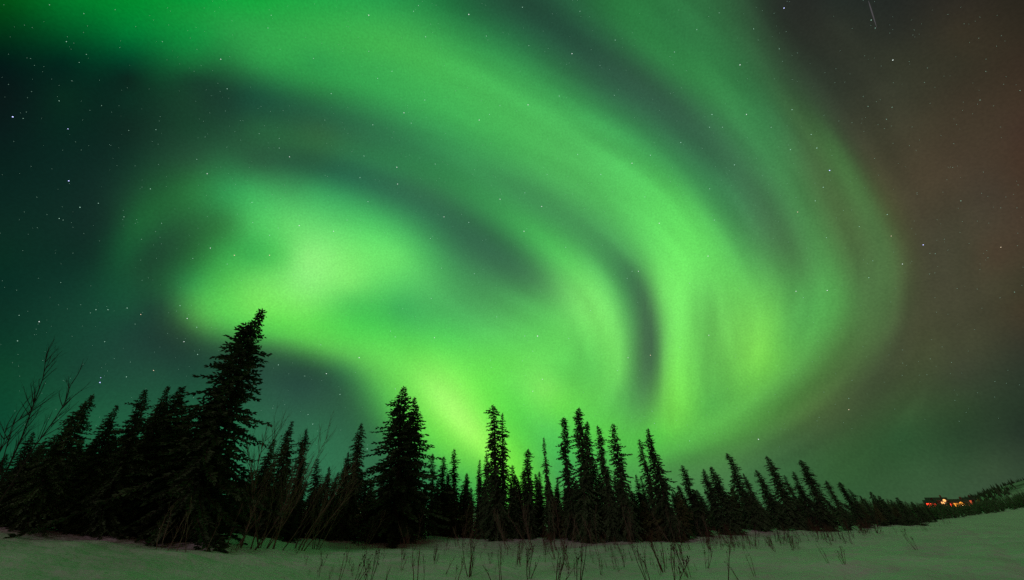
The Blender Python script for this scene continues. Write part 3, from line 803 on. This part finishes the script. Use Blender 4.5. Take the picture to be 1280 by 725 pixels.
# ------------------------------------------------------------------ bare trees and shrubs
def grow(V, F_, p, d, L, r, depth, rg, up=0.15, spread=0.55, n=5, tips=None):
    k = max(3, int(4 + depth))
    pts = [p.copy()]; q = p.copy(); dv = d.copy()
    for i in range(k):
        dv = (dv + Vector((rg.uniform(-.13, .13), rg.uniform(-.13, .13), rg.uniform(-.06, .10) + up*0.2))).normalized()
        q = q + dv*(L/k); pts.append(q.copy())
    tube(V, F_, pts, [r*(1-0.75*i/k) for i in range(k+1)], n)
    if tips is not None and depth == 0: tips.append(pts[-1])
    if depth > 0:
        m = rg.randint(3, 5)
        for j in range(m):
            t = rg.uniform(0.25, 0.95); i = min(k-1, int(t*k)); c = pts[i].lerp(pts[i+1], t*k-i)
            ax = Vector((rg.uniform(-1, 1), rg.uniform(-1, 1), rg.uniform(-.3, .6))).normalized()
            nd = ((pts[i+1]-pts[i]).normalized() + ax*spread + Vector((0, 0, up))).normalized()
            grow(V, F_, c, nd, L*rg.uniform(0.35, 0.6)*(1.1-0.4*t), r*0.5*(1-0.5*t), depth-1, rg, up, spread, max(3, n-1), tips)

# bare birch at the far left: limbs drawn in its own vertical plane, 9 m from the viewer
def left_birch():
    rg = random.Random(3)
    D = 9.0
    b = at(-40, 655, D); b.z = ground_z(b.x, b.y) - 0.1
    root = empty('bare_birch', b)
    V, F_ = [], []; SV, SF = [], []
    limbs = [
        [(-40, 700), (-30, 660), (-8, 620), (10, 585), (28, 545), (42, 505), (54, 472), (58, 442)],
        [(-35, 680), (-15, 650), (18, 600), (42, 560), (66, 528), (80, 505), (90, 478)],
        [(-36, 680), (-28, 630), (-10, 585), (5, 552), (7, 535)],
        [(-30, 660), (-5, 610), (5, 570), (16, 530), (40, 515)],
    ]
    for li, px_ in enumerate(limbs):
        pts = []
        for j, (x, y) in enumerate(px_):
            q = at(x, y, D + 0.25*math.sin(li*2+j*0.7)) - b
            pts.append(q)
        pts[0] = Vector((0.03*li, 0, 0))
        r0 = (0.015, 0.012, 0.010, 0.009)[li]
        tube(V, F_, pts, [r0*(1-0.85*i/(len(pts)-1)) for i in range(len(pts))], 6)
        for i in range(2, len(pts)-1):
            for _ in range(6 if li < 2 else 4):
                t = rg.random(); c = pts[i].lerp(pts[i+1], t); d = (pts[i+1]-pts[i]).normalized()
                sd = Vector((rg.uniform(-1, 1.3), rg.uniform(-.5, .5), rg.uniform(0, 1))).normalized()
                grow(SV, SF, c, (d*0.8+sd*0.75).normalized(), rg.uniform(0.25, 0.6)*(1.2-0.1*i), 0.005, 1, rg, 0.1, 0.6, 4)
    mesh_obj('limbs', V, F_, M_BIRCH, root, True)
    mesh_obj('twigs', SV, SF, M_BIRCH, root, True)
    tag(root, 'leafless birch reaching into the frame at the left edge', 'tree')
left_birch()

# alder and willow thickets in front of the spruces
def bush(seed, x, d, H, stems, label, group, cat='shrub', name='bare_alder', mat=None, lean=0.0, spread=0.7, depth=2):
    rg = random.Random(seed)
    v = ray(x, 660); k = d/math.hypot(v.x, v.y)
    b = Vector((v.x*k, v.y*k, 0)); b.z = ground_z(b.x, b.y) - 0.08
    root = empty(name, b)
    m = mat or M_GREYTWIG
    for s in range(stems):
        V, F_ = [], []
        a = rg.uniform(0, 6.28); o = Vector((math.cos(a), math.sin(a), 0))*rg.uniform(0, 0.35)
        dv = (Vector((lean, 0, 1)) + Vector((math.cos(a), math.sin(a), 0))*rg.uniform(0.05, spread)).normalized()
        L = H*rg.uniform(0.6, 1.0); kk = 8
        pts = [o]; q = o.copy(); d2 = dv.copy()
        for i in range(kk):
            d2 = (d2 + Vector((rg.uniform(-.14, .14), rg.uniform(-.14, .14), 0.05))).normalized(); q = q+d2*L/kk; pts.append(q.copy())
        r = 0.005+0.0055*H*rg.uniform(.5, 1)
        tube(V, F_, pts, [r*(1-0.8*i/kk) for i in range(kk+1)], 5)
        for j in range(int(6+H*4)):
            t = rg.uniform(0.2, 1)*0.98; i = min(kk-1, int(t*kk)); c = pts[i].lerp(pts[i+1], t*kk-i)
            ax = Vector((rg.uniform(-1, 1), rg.uniform(-1, 1), rg.uniform(0, .5))).normalized()
            grow(V, F_, c, ((pts[i+1]-pts[i]).normalized()+ax*0.7).normalized(), L*rg.uniform(.12, .32), r*0.42, depth-1, rg, 0.2, 0.5, 3)
        mesh_obj('stem', V, F_, m, root, True)
    tag(root, label, cat, group)
    return root
AL = [  # x, distance, height, stems
 (322, 15.0, 4.3, 4, 'bare alder with pale arched stems right of the tallest spruce'),
 (335, 15.5, 3.8, 4, 'bare alder with many twigs in front of the trio of spruces'),
 (352, 15.6, 3.0, 4, 'low tangled bare shrub under the trio of spruces'),
 (375, 16.2, 3.2, 5, 'bare shrub with upright stems at the right of the alder thicket'),
 (400, 16.8, 3.0, 4, 'thin bare shrub in front of the small ragged-topped spruce'),
 (300, 14.0, 1.5, 3, 'low bare shrub at the right foot of the tallest spruce'),
 (455, 18.5, 1.6, 3, 'low twiggy shrub left of the foot of the wide feathery spruce'),
 (520, 18.5, 1.5, 3, 'low twiggy shrub right of the foot of the wide feathery spruce'),
 (580, 19.0, 1.6, 3, 'bare brown shrub at the snow edge left of the ragged spruce'),
 (640, 19.0, 2.1, 3, 'bare brown shrub right of the foot of the ragged spruce'),
 (668, 18.8, 2.3, 4, 'upright bare shrub beneath the needle-thin spire'),
 (700, 18.8, 2.0, 4, 'bare shrub before the leftmost tall crowded spruce'),
 (740, 19.0, 1.8, 3, 'bare shrub before the highest crowded spruce'),
 (790, 19.5, 1.6, 3, 'bare shrub below the pointed spruce with open boughs'),
 (215, 13.0, 1.2, 3, 'low bare shrub poking from the shade under the tallest spruce'),
 (250, 13.2, 1.1, 3, 'thin bare shrub on the snow edge under the tallest spruce'),
 (840, 21.0, 1.6, 3, 'bare shrub at the foot of the sharp cone-shaped spruce'),
 (880, 22.5, 1.5, 3, 'bare shrub at the foot of the round-headed spruce'),
]
for i, (x, d, H, s, lab) in enumerate(AL):
    bush(200+i, x, d, H, s, lab, 'bare alders along the wood', lean=-0.12 if x > 600 else 0.1)

# dry stems standing in the snow
def stem_mesh(seed, n, spread, depth=1):
    rg = random.Random(seed*7+1); V, F_ = [], []; tips = []
    for s in range(n):
        a = rg.uniform(0, 6.28)
        dv = (Vector((0, 0, 1))+Vector((math.cos(a), math.sin(a), 0))*rg.uniform(0.03, spread)).normalized()
        o = Vector((math.cos(a), math.sin(a), 0))*rg.uniform(0, 0.07)
        grow(V, F_, o, dv, rg.uniform(0.45, 1.0), 0.0115, depth, rg, 0.35, 0.5, 4, tips)
    SV, SF = [], []
    for t in tips:
        if rg.random() < 0.5:
            r = rg.uniform(0.008, 0.016)
            c = [t+Vector(v)*r for v in ((1, 0, 0), (-1, 0, 0), (0, 1, 0), (0, -1, 0), (0, 0, 1.8), (0, 0, -1.8))]
            n0 = len(SV); SV += c
            SF += [(n0+a, n0+b, n0+e) for a, b, e in ((0, 2, 4), (2, 1, 4), (1, 3, 4), (3, 0, 4), (2, 0, 5), (1, 2, 5), (3, 1, 5), (0, 3, 5))]
    n0 = len(V); k0 = len(F_)
    mt = bpy.data.meshes.new('stem'); mt.from_pydata(V + SV, [], F_ + [tuple(n0+i for i in f) for f in SF])
    mt.materials.append(M_TWIG); mt.materials.append(M_SEED)
    mt.polygons.foreach_set('material_index', [0]*k0 + [1]*len(SF))
    return mt
ST = [stem_mesh(300+i, (1, 2, 3, 4, 2, 5, 3, 1)[i], (0.2, 0.5, 0.8, 0.8, 0.6, 0.9, 0.5, 0.3)[i], 2 if i in (2, 3, 5) else 1) for i in range(8)]
def snow_point(x, y):
    """where the sight line through (x, y) meets the snow"""
    v = ray(x, y); lo = 4.0
    h = math.hypot(v.x, v.y); d = 5.0
    while d < 120:
        z = EYE + v.z/h*d
        g = ground_z(v.x/h*d, v.y/h*d)
        if z <= g: break
        d *= 1.012
    return Vector((v.x/h*d, v.y/h*d, ground_z(v.x/h*d, v.y/h*d)-0.03)), d
def stem(x, y, hpx, k, label, group):
    b, d = snow_point(x, y)
    top = at(x, y-hpx, d)
    H = max(0.15, top.z - b.z)
    root = bpy.data.objects.new('dry_plant', ST[k % 8]); COL.objects.link(root); root.location = b
    root.rotation_euler = (rs.uniform(-.28, .28), rs.uniform(-.28, .28), rs.uniform(0, 6.28))
    root.scale = (H, H, H)
    tag(root, label, 'dry plant', group)
FG = [  # x, y of the root, height in view, shape, label
 (186, 681, 12, 1, 'short forked dry stem on the snow under the tallest spruce'),
 (228, 682, 14, 2, 'little tuft of dry stems at the shadow edge below the tallest spruce'),
 (262, 684, 16, 4, 'tilted dry twig on the snow right of the tallest spruce'),
 (288, 692, 14, 1, 'isolated bent twig on open snow left of the alders'),
 (371, 692, 16, 3, 'small forked dry plant on the snow below the alders'),
 (407, 735, 36, 1, 'V-shaped dry stem at the bottom edge, leftmost of the foreground stems'),
 (421, 730, 46, 4, 'tall dry stem second from the left at the bottom edge'),
 (443, 732, 44, 2, 'dry stems leaning right at the bottom edge left of the tall branching one'),
 (461, 734, 56, 3, 'tall branching dry plant at the bottom edge under the wide feathery spruce'),
 (482, 730, 36, 1, 'slender dry stem between two branching plants at the bottom edge'),
 (503, 701, 28, 5, 'dense dry plant with dark seed heads in front of the wide feathery spruce'),
 (519, 734, 58, 4, 'long dry stem leaning left under the twin spruces'),
 (530, 728, 34, 0, 'single short stem right of the long leaning one'),
 (543, 702, 24, 3, 'knotted dry plant on mid snow left of the thin spires'),
 (556, 719, 38, 1, 'dry plant with two upright stems under the thin spires'),
 (570, 730, 36, 2, 'low spreading dry stems at the bottom edge under the thin spires'),
 (588, 722, 50, 5, 'bushy dry plant, tallest left of the frame centre'),
 (617, 732, 42, 1, 'thin forked stem at the bottom edge under the ragged spruce'),
 (628, 730, 50, 4, 'straight dry stem with side twig at the frame centre'),
 (648, 700, 30, 2, 'small dry stem with seed heads near the snow edge right of centre'),
 (660, 724, 50, 3, 'dark dry plant with curved stems right of the frame centre'),
 (680, 695, 26, 5, 'twiggy dry plant in the cluster below the needle-thin spire'),
 (694, 700, 30, 5, 'denser dry plant in the cluster below the leftmost crowded spruce'),
 (697, 735, 62, 3, 'wide dry plant with crossing stems under the crowded spruces'),
 (712, 712, 36, 5, 'twiggy dry plant right of the wide one with crossing stems'),
 (724, 736, 66, 2, 'long dry stems arching right under the highest crowded spruce'),
 (748, 695, 28, 4, 'thin leaning stem just below the snow edge under the club-topped spruce'),
 (812, 735, 58, 2, 'dry stems arching left below the sharp cone spruce'),
 (828, 716, 44, 5, 'dense dry plant with black seed heads below the sharp cone spruce'),
 (845, 734, 60, 3, 'tall crooked dry plant under the round-headed spruce'),
 (862, 722, 40, 5, 'tangled low dry plant right of the tall crooked one'),
 (884, 712, 36, 2, 'pale dry stems leaning right under the close leaning pair'),
 (909, 732, 58, 0, 'single tall stem standing alone on the snow under the high slim spruce'),
 (926, 728, 40, 1, 'faint thin stem right of the single tall one'),
 (944, 722, 34, 4, 'thin bent stem under the full dark spruce at right'),
 (1037, 706, 24, 4, 'upright dry stem, left of two on open snow right of the twig band'),
 (1056, 707, 26, 3, 'branching dry stem, right of two on open snow right of the twig band'),
 (1146, 688, 26, 2, 'lone forked dry plant leaning left on the empty snow at right'),
]
for i, (x, y, h, k, lab) in enumerate(FG): stem(x, y, h*1.15, k, lab, 'dry stems standing in the foreground snow')
rg = random.Random(21)
for i in range(130):                      # the red-brown band of twigs near the tree line
    x = rg.uniform(880, 1100); yb = 672 if x < 1000 else 664
    y = yb + rg.uniform(0, 18)*(1 if x < 1070 else 0.5) - (x-1060)*0.12*(x > 1060)
    stem(x, y, rg.uniform(9, 20), rg.choice((1, 2, 3, 5, 5)), 'small reddish twig clump in the crowded band before the right-hand tree line', 'reddish twigs before the right-hand tree line')
for i in range(80):
    x = rg.uniform(640, 880)
    stem(x, rg.uniform(682, 724), rg.uniform(10, 30), rg.choice((0, 1, 2, 4, 5)), 'fine brownish twig clump scattered on the snow below the central spruces', 'fine twigs scattered on the central snow')
for i in range(24):
    x = rg.uniform(1085, 1190)
    stem(x, 668 - (x-1085)*0.12 + rg.uniform(-2, 5), rg.uniform(4, 8), rg.choice((1, 2, 3)), 'tiny twig clump by the foot of the distant row', 'tiny twigs by the distant row')
for i in range(45):
    x = rg.uniform(380, 640)
    stem(x, rg.uniform(682, 724), rg.uniform(8, 24), rg.choice((1, 2, 3)), 'sparse fine twig clump on the snow left of the frame centre', 'fine twigs left of the frame centre')

# ------------------------------------------------------------------ lit lodge on the far slope
def box(V, F_, c, s):
    x, y, z = s[0]/2, s[1]/2, s[2]/2; n = len(V)
    V += [(c[0]+a*x, c[1]+b*y, c[2]+e*z) for a, b, e in ((-1,-1,-1),(1,-1,-1),(1,1,-1),(-1,1,-1),(-1,-1,1),(1,-1,1),(1,1,1),(-1,1,1))]
    F_ += [(n,n+3,n+2,n+1),(n+4,n+5,n+6,n+7),(n,n+1,n+5,n+4),(n+1,n+2,n+6,n+5),(n+2,n+3,n+7,n+6),(n+3,n,n+4,n+7)]
M_LOG = material('dark_log_wall', (0.05, 0.03, 0.02), 0.9, 3.0)
M_ROOF = material('roof_metal', (0.04, 0.035, 0.035), 0.6, 2.0)
M_FRAME = material('window_frame', (0.2, 0.14, 0.1), 0.8, 4.0)
M_STEEL = material('lamp_steel', (0.15, 0.15, 0.15), 0.5, 5.0)
E_RED = emitter('red_light', (1.0, 0.05, 0.02), 2.4)
E_ORANGE = emitter('orange_window', (1.0, 0.22, 0.03), 2.2)
E_WHITE = emitter('warm_white_lamp', (1.0, 0.48, 0.15), 1.5)
E_YELLOW = emitter('yellow_window', (1.0, 0.36, 0.04), 1.9)
def cabin(x, y, d, w, dp, h, label, wins, doors=()):
    c = at(x, y, d)
    root = empty('lodge', c)
    root.rotation_euler = (0, 0, math.atan2(c.y, c.x) - math.pi/2)       # front (-Y) faces the snowfield
    V, F_ = [], []; box(V, F_, (0, 0, h/2-4), (w, dp, h+8)); wall = mesh_obj('wall', V, F_, M_LOG, root)
    rh = 0.28*dp
    V = [(-w/2-.5, -dp/2-.6, h), (w/2+.5, -dp/2-.6, h), (w/2+.5, dp/2+.6, h), (-w/2-.5, dp/2+.6, h), (-w/2-.5, 0, h+rh), (w/2+.5, 0, h+rh),
         (-w/2-.5, -dp/2-.6, h+.25), (w/2+.5, -dp/2-.6, h+.25), (w/2+.5, dp/2+.6, h+.25), (-w/2-.5, dp/2+.6, h+.25)]
    roof = mesh_obj('roof', V, [(0, 3, 2, 1), (0, 1, 7, 6), (2, 3, 9, 8), (6, 7, 5, 4), (8, 9, 4, 5), (1, 2, 8, 5, 7), (3, 0, 6, 4, 9)], M_ROOF, root)
    V, F_ = [], []; box(V, F_, (w*0.28, 0.6, h+rh*0.9+.4), (0.7, 0.7, 1.8)); mesh_obj('chimney', V, F_, M_LOG, roof)
    for (wx, wz, ww, wh, em) in wins:
        V, F_ = [], []
        for bx in ((wx, wz+wh/2+.06, ww+.24, .12), (wx, wz-wh/2-.06, ww+.24, .12), (wx-ww/2-.06, wz, .12, wh), (wx+ww/2+.06, wz, .12, wh), (wx, wz, .08, wh)):
            box(V, F_, (bx[0], -dp/2-.05, bx[1]), (bx[2], .1, bx[3]))
        f = mesh_obj('window', V, F_, M_FRAME, root)
        V, F_ = [], []; box(V, F_, (wx, -dp/2-.015, wz), (ww, .03, wh)); mesh_obj('pane', V, F_, em, f)
    for dx in doors:
        V, F_ = [], []; box(V, F_, (dx, -dp/2-.04, 1.05), (1.0, .08, 2.1)); mesh_obj('door', V, F_, M_FRAME, root)
    tag(root, label, 'lodge')
cabin(1167, 636.5, 330, 4.5, 5, 3.0, 'small dark hut glowing red at the left end of the distant lights',
      [(-0.6, 1.7, 2.3, 2.1, E_RED), (1.5, 1.7, 0.9, 1.6, E_RED)])
cabin(1177, 637, 336, 8, 6, 4.2, 'dark two-storey lodge with small orange windows on the distant slope',
      [(-2.8, 3.1, 1.3, 1.1, E_ORANGE), (-2.8, 1.2, 1.3, 1.1, E_RED), (1.9, 3.2, 1.2, 1.0, E_WHITE), (0.0, 1.2, 1.0, 1.1, E_RED)], (3.2,))
cabin(1199, 636.6, 340, 10, 6, 3.2, 'long lodge with the brightest yellow windows among the distant lights',
      [(-4.1, 1.3, 1.2, 1.2, E_RED), (-2.0, 1.4, 1.1, 1.1, E_RED), (0.1, 2.0, 2.0, 1.7, E_YELLOW), (2.5, 2.1, 1.3, 1.1, E_ORANGE)], (4.4,))
cabin(1214, 633, 350, 5, 5, 3.0, 'dim reddish hut at the right end of the distant lights, half behind trees',
      [(0.0, 1.9, 2.6, 1.9, emitter('dim_window', (1.0, 0.16, 0.06), 0.7))])
def yard_lamp(x, y, d, em, watts, col, label):
    p = at(x, y, d); g = p.z - 5.0
    root = empty('yard_lamp', (p.x, p.y, g))
    V, F_ = [], []; tube(V, F_, [Vector((0, 0, 0)), Vector((0, 0, 2.5)), Vector((0, 0, 5.0))], [.09, .07, .06], 8); mesh_obj('pole', V, F_, M_STEEL, root)
    bm = bmesh.new(); bmesh.ops.create_icosphere(bm, subdivisions=2, radius=0.62)
    me = bpy.data.meshes.new('lamp_head'); bm.to_mesh(me); bm.free(); me.materials.append(em)
    h = bpy.data.objects.new('lamp_head', me); COL.objects.link(h); h.parent = root; h.location = (0, 0, 5.35)
    ld = bpy.data.lights.new('lamp_light', 'POINT'); ld.energy = watts; ld.color = col; ld.shadow_soft_size = 0.45
    lo = bpy.data.objects.new('lamp_light', ld); COL.objects.link(lo); lo.parent = root; lo.location = (0, -0.9, 5.35)
    tag(root, label, 'lamp')
yard_lamp(1181, 626.5, 322, E_WHITE, 1500, (1, .7, .4), 'white-yellow lamp on a pole above the dark two-storey lodge')
yard_lamp(1190, 632, 318, E_RED, 2500, (1, .1, .05), 'red lamp between the two-storey lodge and the long lodge')
yard_lamp(1202, 630, 318, E_YELLOW, 6000, (1, .55, .2), 'yellow lamp in front of the long brightly lit lodge')

# ------------------------------------------------------------------ stars
E_STAR = [emitter('star_white', (0.85, 1.0, 0.92), 1.0, False), emitter('star_blue', (0.5, 0.55, 1.0), 1.8, False),
          emitter('star_warm', (1.0, 0.8, 0.55), 1.0, False), emitter('star_faint', (0.30, 0.55, 0.42), 1.0, False),
          emitter('star_mid', (0.45, 0.8, 0.62), 1.0, False)]
SKY_R = 12000.0
ICO = bmesh.new(); bmesh.ops.create_icosphere(ICO, subdivisions=1, radius=1.0)
IV = [v.co.copy() for v in ICO.verts]; IF = [tuple(v.index for v in f.verts) for f in ICO.faces]; ICO.free()
STARS = [  # x, y, size in 1/10 photo px, tint
 (16,146,17,1),(29,148,9,3),(83,52,10,4),(85,161,11,1),(90,101,8,3),(62,6,10,3),(108,68,9,3),(105,17,8,4),(144,12,8,3),(276,74,12,0),(284,111,10,4),(203,52,9,3),
 (74,126,9,4),(86,226,15,1),(100,259,12,4),(99,78,8,3),(74,273,10,4),(79,275,8,3),(123,254,9,4),(188,236,10,4),(155,271,9,4),(259,217,12,0),(263,310,12,0),(293,319,13,2),(284,330,9,4),
 (241,323,8,4),(177,299,8,3),(202,279,8,4),(195,162,10,3),(161,163,8,3),(127,132,8,3),(76,353,8,3),(246,199,8,4),(315,253,10,4),(316,278,9,4),
 (461,19,13,0),(523,7,9,4),(517,14,9,4),(586,18,14,0),(532,46,11,4),(414,117,11,4),(466,156,10,4),(505,141,12,0),(531,125,11,4),(599,150,12,0),(490,89,10,4),(461,64,9,4),(339,19,9,4),(392,73,9,4),(335,35,9,4),
 (612,143,9,4),(514,154,9,4),(324,167,9,3),(349,173,9,3),(362,196,11,0),(406,150,8,3),(625,132,9,4),(608,45,9,4),(472,98,9,4),(349,185,9,4),
 (455,195,9,4),(496,209,12,0),(497,230,11,0),(450,222,10,4),(460,252,10,4),(555,271,11,0),(586,278,11,4),(625,249,12,0),(374,282,13,0),(417,289,12,0),(337,294,11,4),(337,319,13,2),(348,285,8,4),(434,275,9,4),(538,298,9,4),(552,335,9,4),(593,342,9,4),(544,205,9,4),
 (653,9,10,4),(715,67,13,0),(725,14,9,4),(769,50,9,4),(843,65,10,4),(925,81,14,0),(660,131,13,0),(699,120,11,4),(890,143,12,4),(933,143,12,0),(851,178,11,4),(871,37,9,4),(899,16,8,4),(942,36,9,4),(903,159,9,4),(887,159,9,4),(750,82,8,3),(768,119,8,4),(661,57,8,4),
 (980,10,14,1),(1089,25,11,4),(1094,35,10,3),(1116,75,14,0),(990,137,11,4),(1085,133,9,3),(1115,134,9,3),(1108,149,9,3),(1014,168,10,4),(1225,125,9,3),(964,159,9,4),(1275,113,9,3),(974,61,8,4),
 (722,193,11,4),(790,204,12,0),(813,194,12,4),(751,218,11,4),(677,258,13,0),(655,289,13,0),(824,279,13,0),(887,236,10,4),(918,206,11,4),(893,275,11,4),(885,320,13,0),(798,339,12,0),(790,339,9,4),(784,348,9,4),(806,246,9,4),(707,309,9,4),(684,218,9,4),(862,354,9,4),(656,241,9,4),
 (1037,213,15,1),(1021,185,12,4),(988,187,11,4),(1029,234,11,4),(1019,251,10,4),(997,265,11,2),(1109,268,10,4),(1114,295,10,2),(1154,306,13,1),(1251,309,11,2),(1128,330,11,0),(1086,347,10,4),(1091,326,9,3),(1201,251,10,3),(1169,317,8,3),(1074,283,8,4),(1033,297,8,4),
 (49,402,13,0),(24,394,10,3),(22,426,10,4),(120,387,10,4),(135,387,10,4),(159,385,11,4),(176,393,11,2),(225,382,10,4),(234,398,12,0),(230,427,12,0),(246,409,10,4),(247,443,10,4),(192,463,12,2),(158,471,10,4),(125,478,14,1),(126,472,9,1),(131,427,9,4),(169,405,8,3),(113,391,8,3),(260,457,8,3),
 (449,447,14,0),(408,467,12,0),(348,456,10,4),(425,493,10,4),(494,421,11,4),(488,414,9,4),(543,422,11,0),(494,486,10,4),(385,518,9,4),(391,530,10,4),(539,373,10,4),(621,396,10,4),(613,450,9,4),(401,431,9,4),(503,386,8,4),(614,459,8,4),(381,470,8,4),(341,510,8,3),
 (672,420,17,0),(656,420,11,4),(666,439,9,4),(678,474,11,0),(666,489,11,0),(738,388,9,4),(785,447,11,0),(813,444,12,2),(772,463,10,4),(886,419,12,0),(850,434,9,4),(711,423,9,4),(818,529,9,4),(815,514,8,4),(862,551,9,4),(653,451,9,4),
 (995,364,12,0),(1034,363,12,0),(1004,372,8,4),(1268,365,9,3),(1061,498,9,3),(1061,512,11,2),(948,549,14,0),(459,561,12,4),
]
def star_field():
    rg = random.Random(99)
    L = list(STARS)
    for _ in range(2600):
        x, y = rg.uniform(-200, 1500), rg.uniform(-300, 560)
        L.append((x, y, rg.uniform(3.4, 6.2), 3))
    V, F_, MI = [], [], []
    for x, y, s, tint in L:
        v = ray(x, y)
        cosv = v.dot(FWD)
        rad = s/10.0*0.5/FPX*SKY_R*cosv*0.85           # about the width the eye gives it
        c = v*SKY_R; n0 = len(V)
        V += [c + q*rad for q in IV]; F_ += [tuple(n0+i for i in f) for f in IF]; MI += [tint]*len(IF)
    o = mesh_obj('stars', V, F_, E_STAR[0])
    for m in E_STAR[1:]: o.data.materials.append(m)
    o.data.polygons.foreach_set('material_index', MI)
    tag(o, kind='stuff')
star_field()

# falling star in the upper right
def meteor():
    a, b = ray(1085.5, 1)*9000, ray(1096, 35)*9000
    V, F_ = [], []
    c = (a+b)/2
    pts = [a.lerp(b, i/10) - c for i in range(11)]
    rr = [9.0*math.sin(math.pi*(0.04+0.92*i/10))**0.8*(1-0.45*i/10) for i in range(11)]
    tube(V, F_, pts, rr, 8)
    o = mesh_obj('meteor', V, F_, emitter('meteor_glow', (0.075, 0.07, 0.075), 1.0, False))
    o.location = c
    tag(o, 'thin pale shooting-star streak slanting down near the top right of the sky', 'meteor')
meteor()
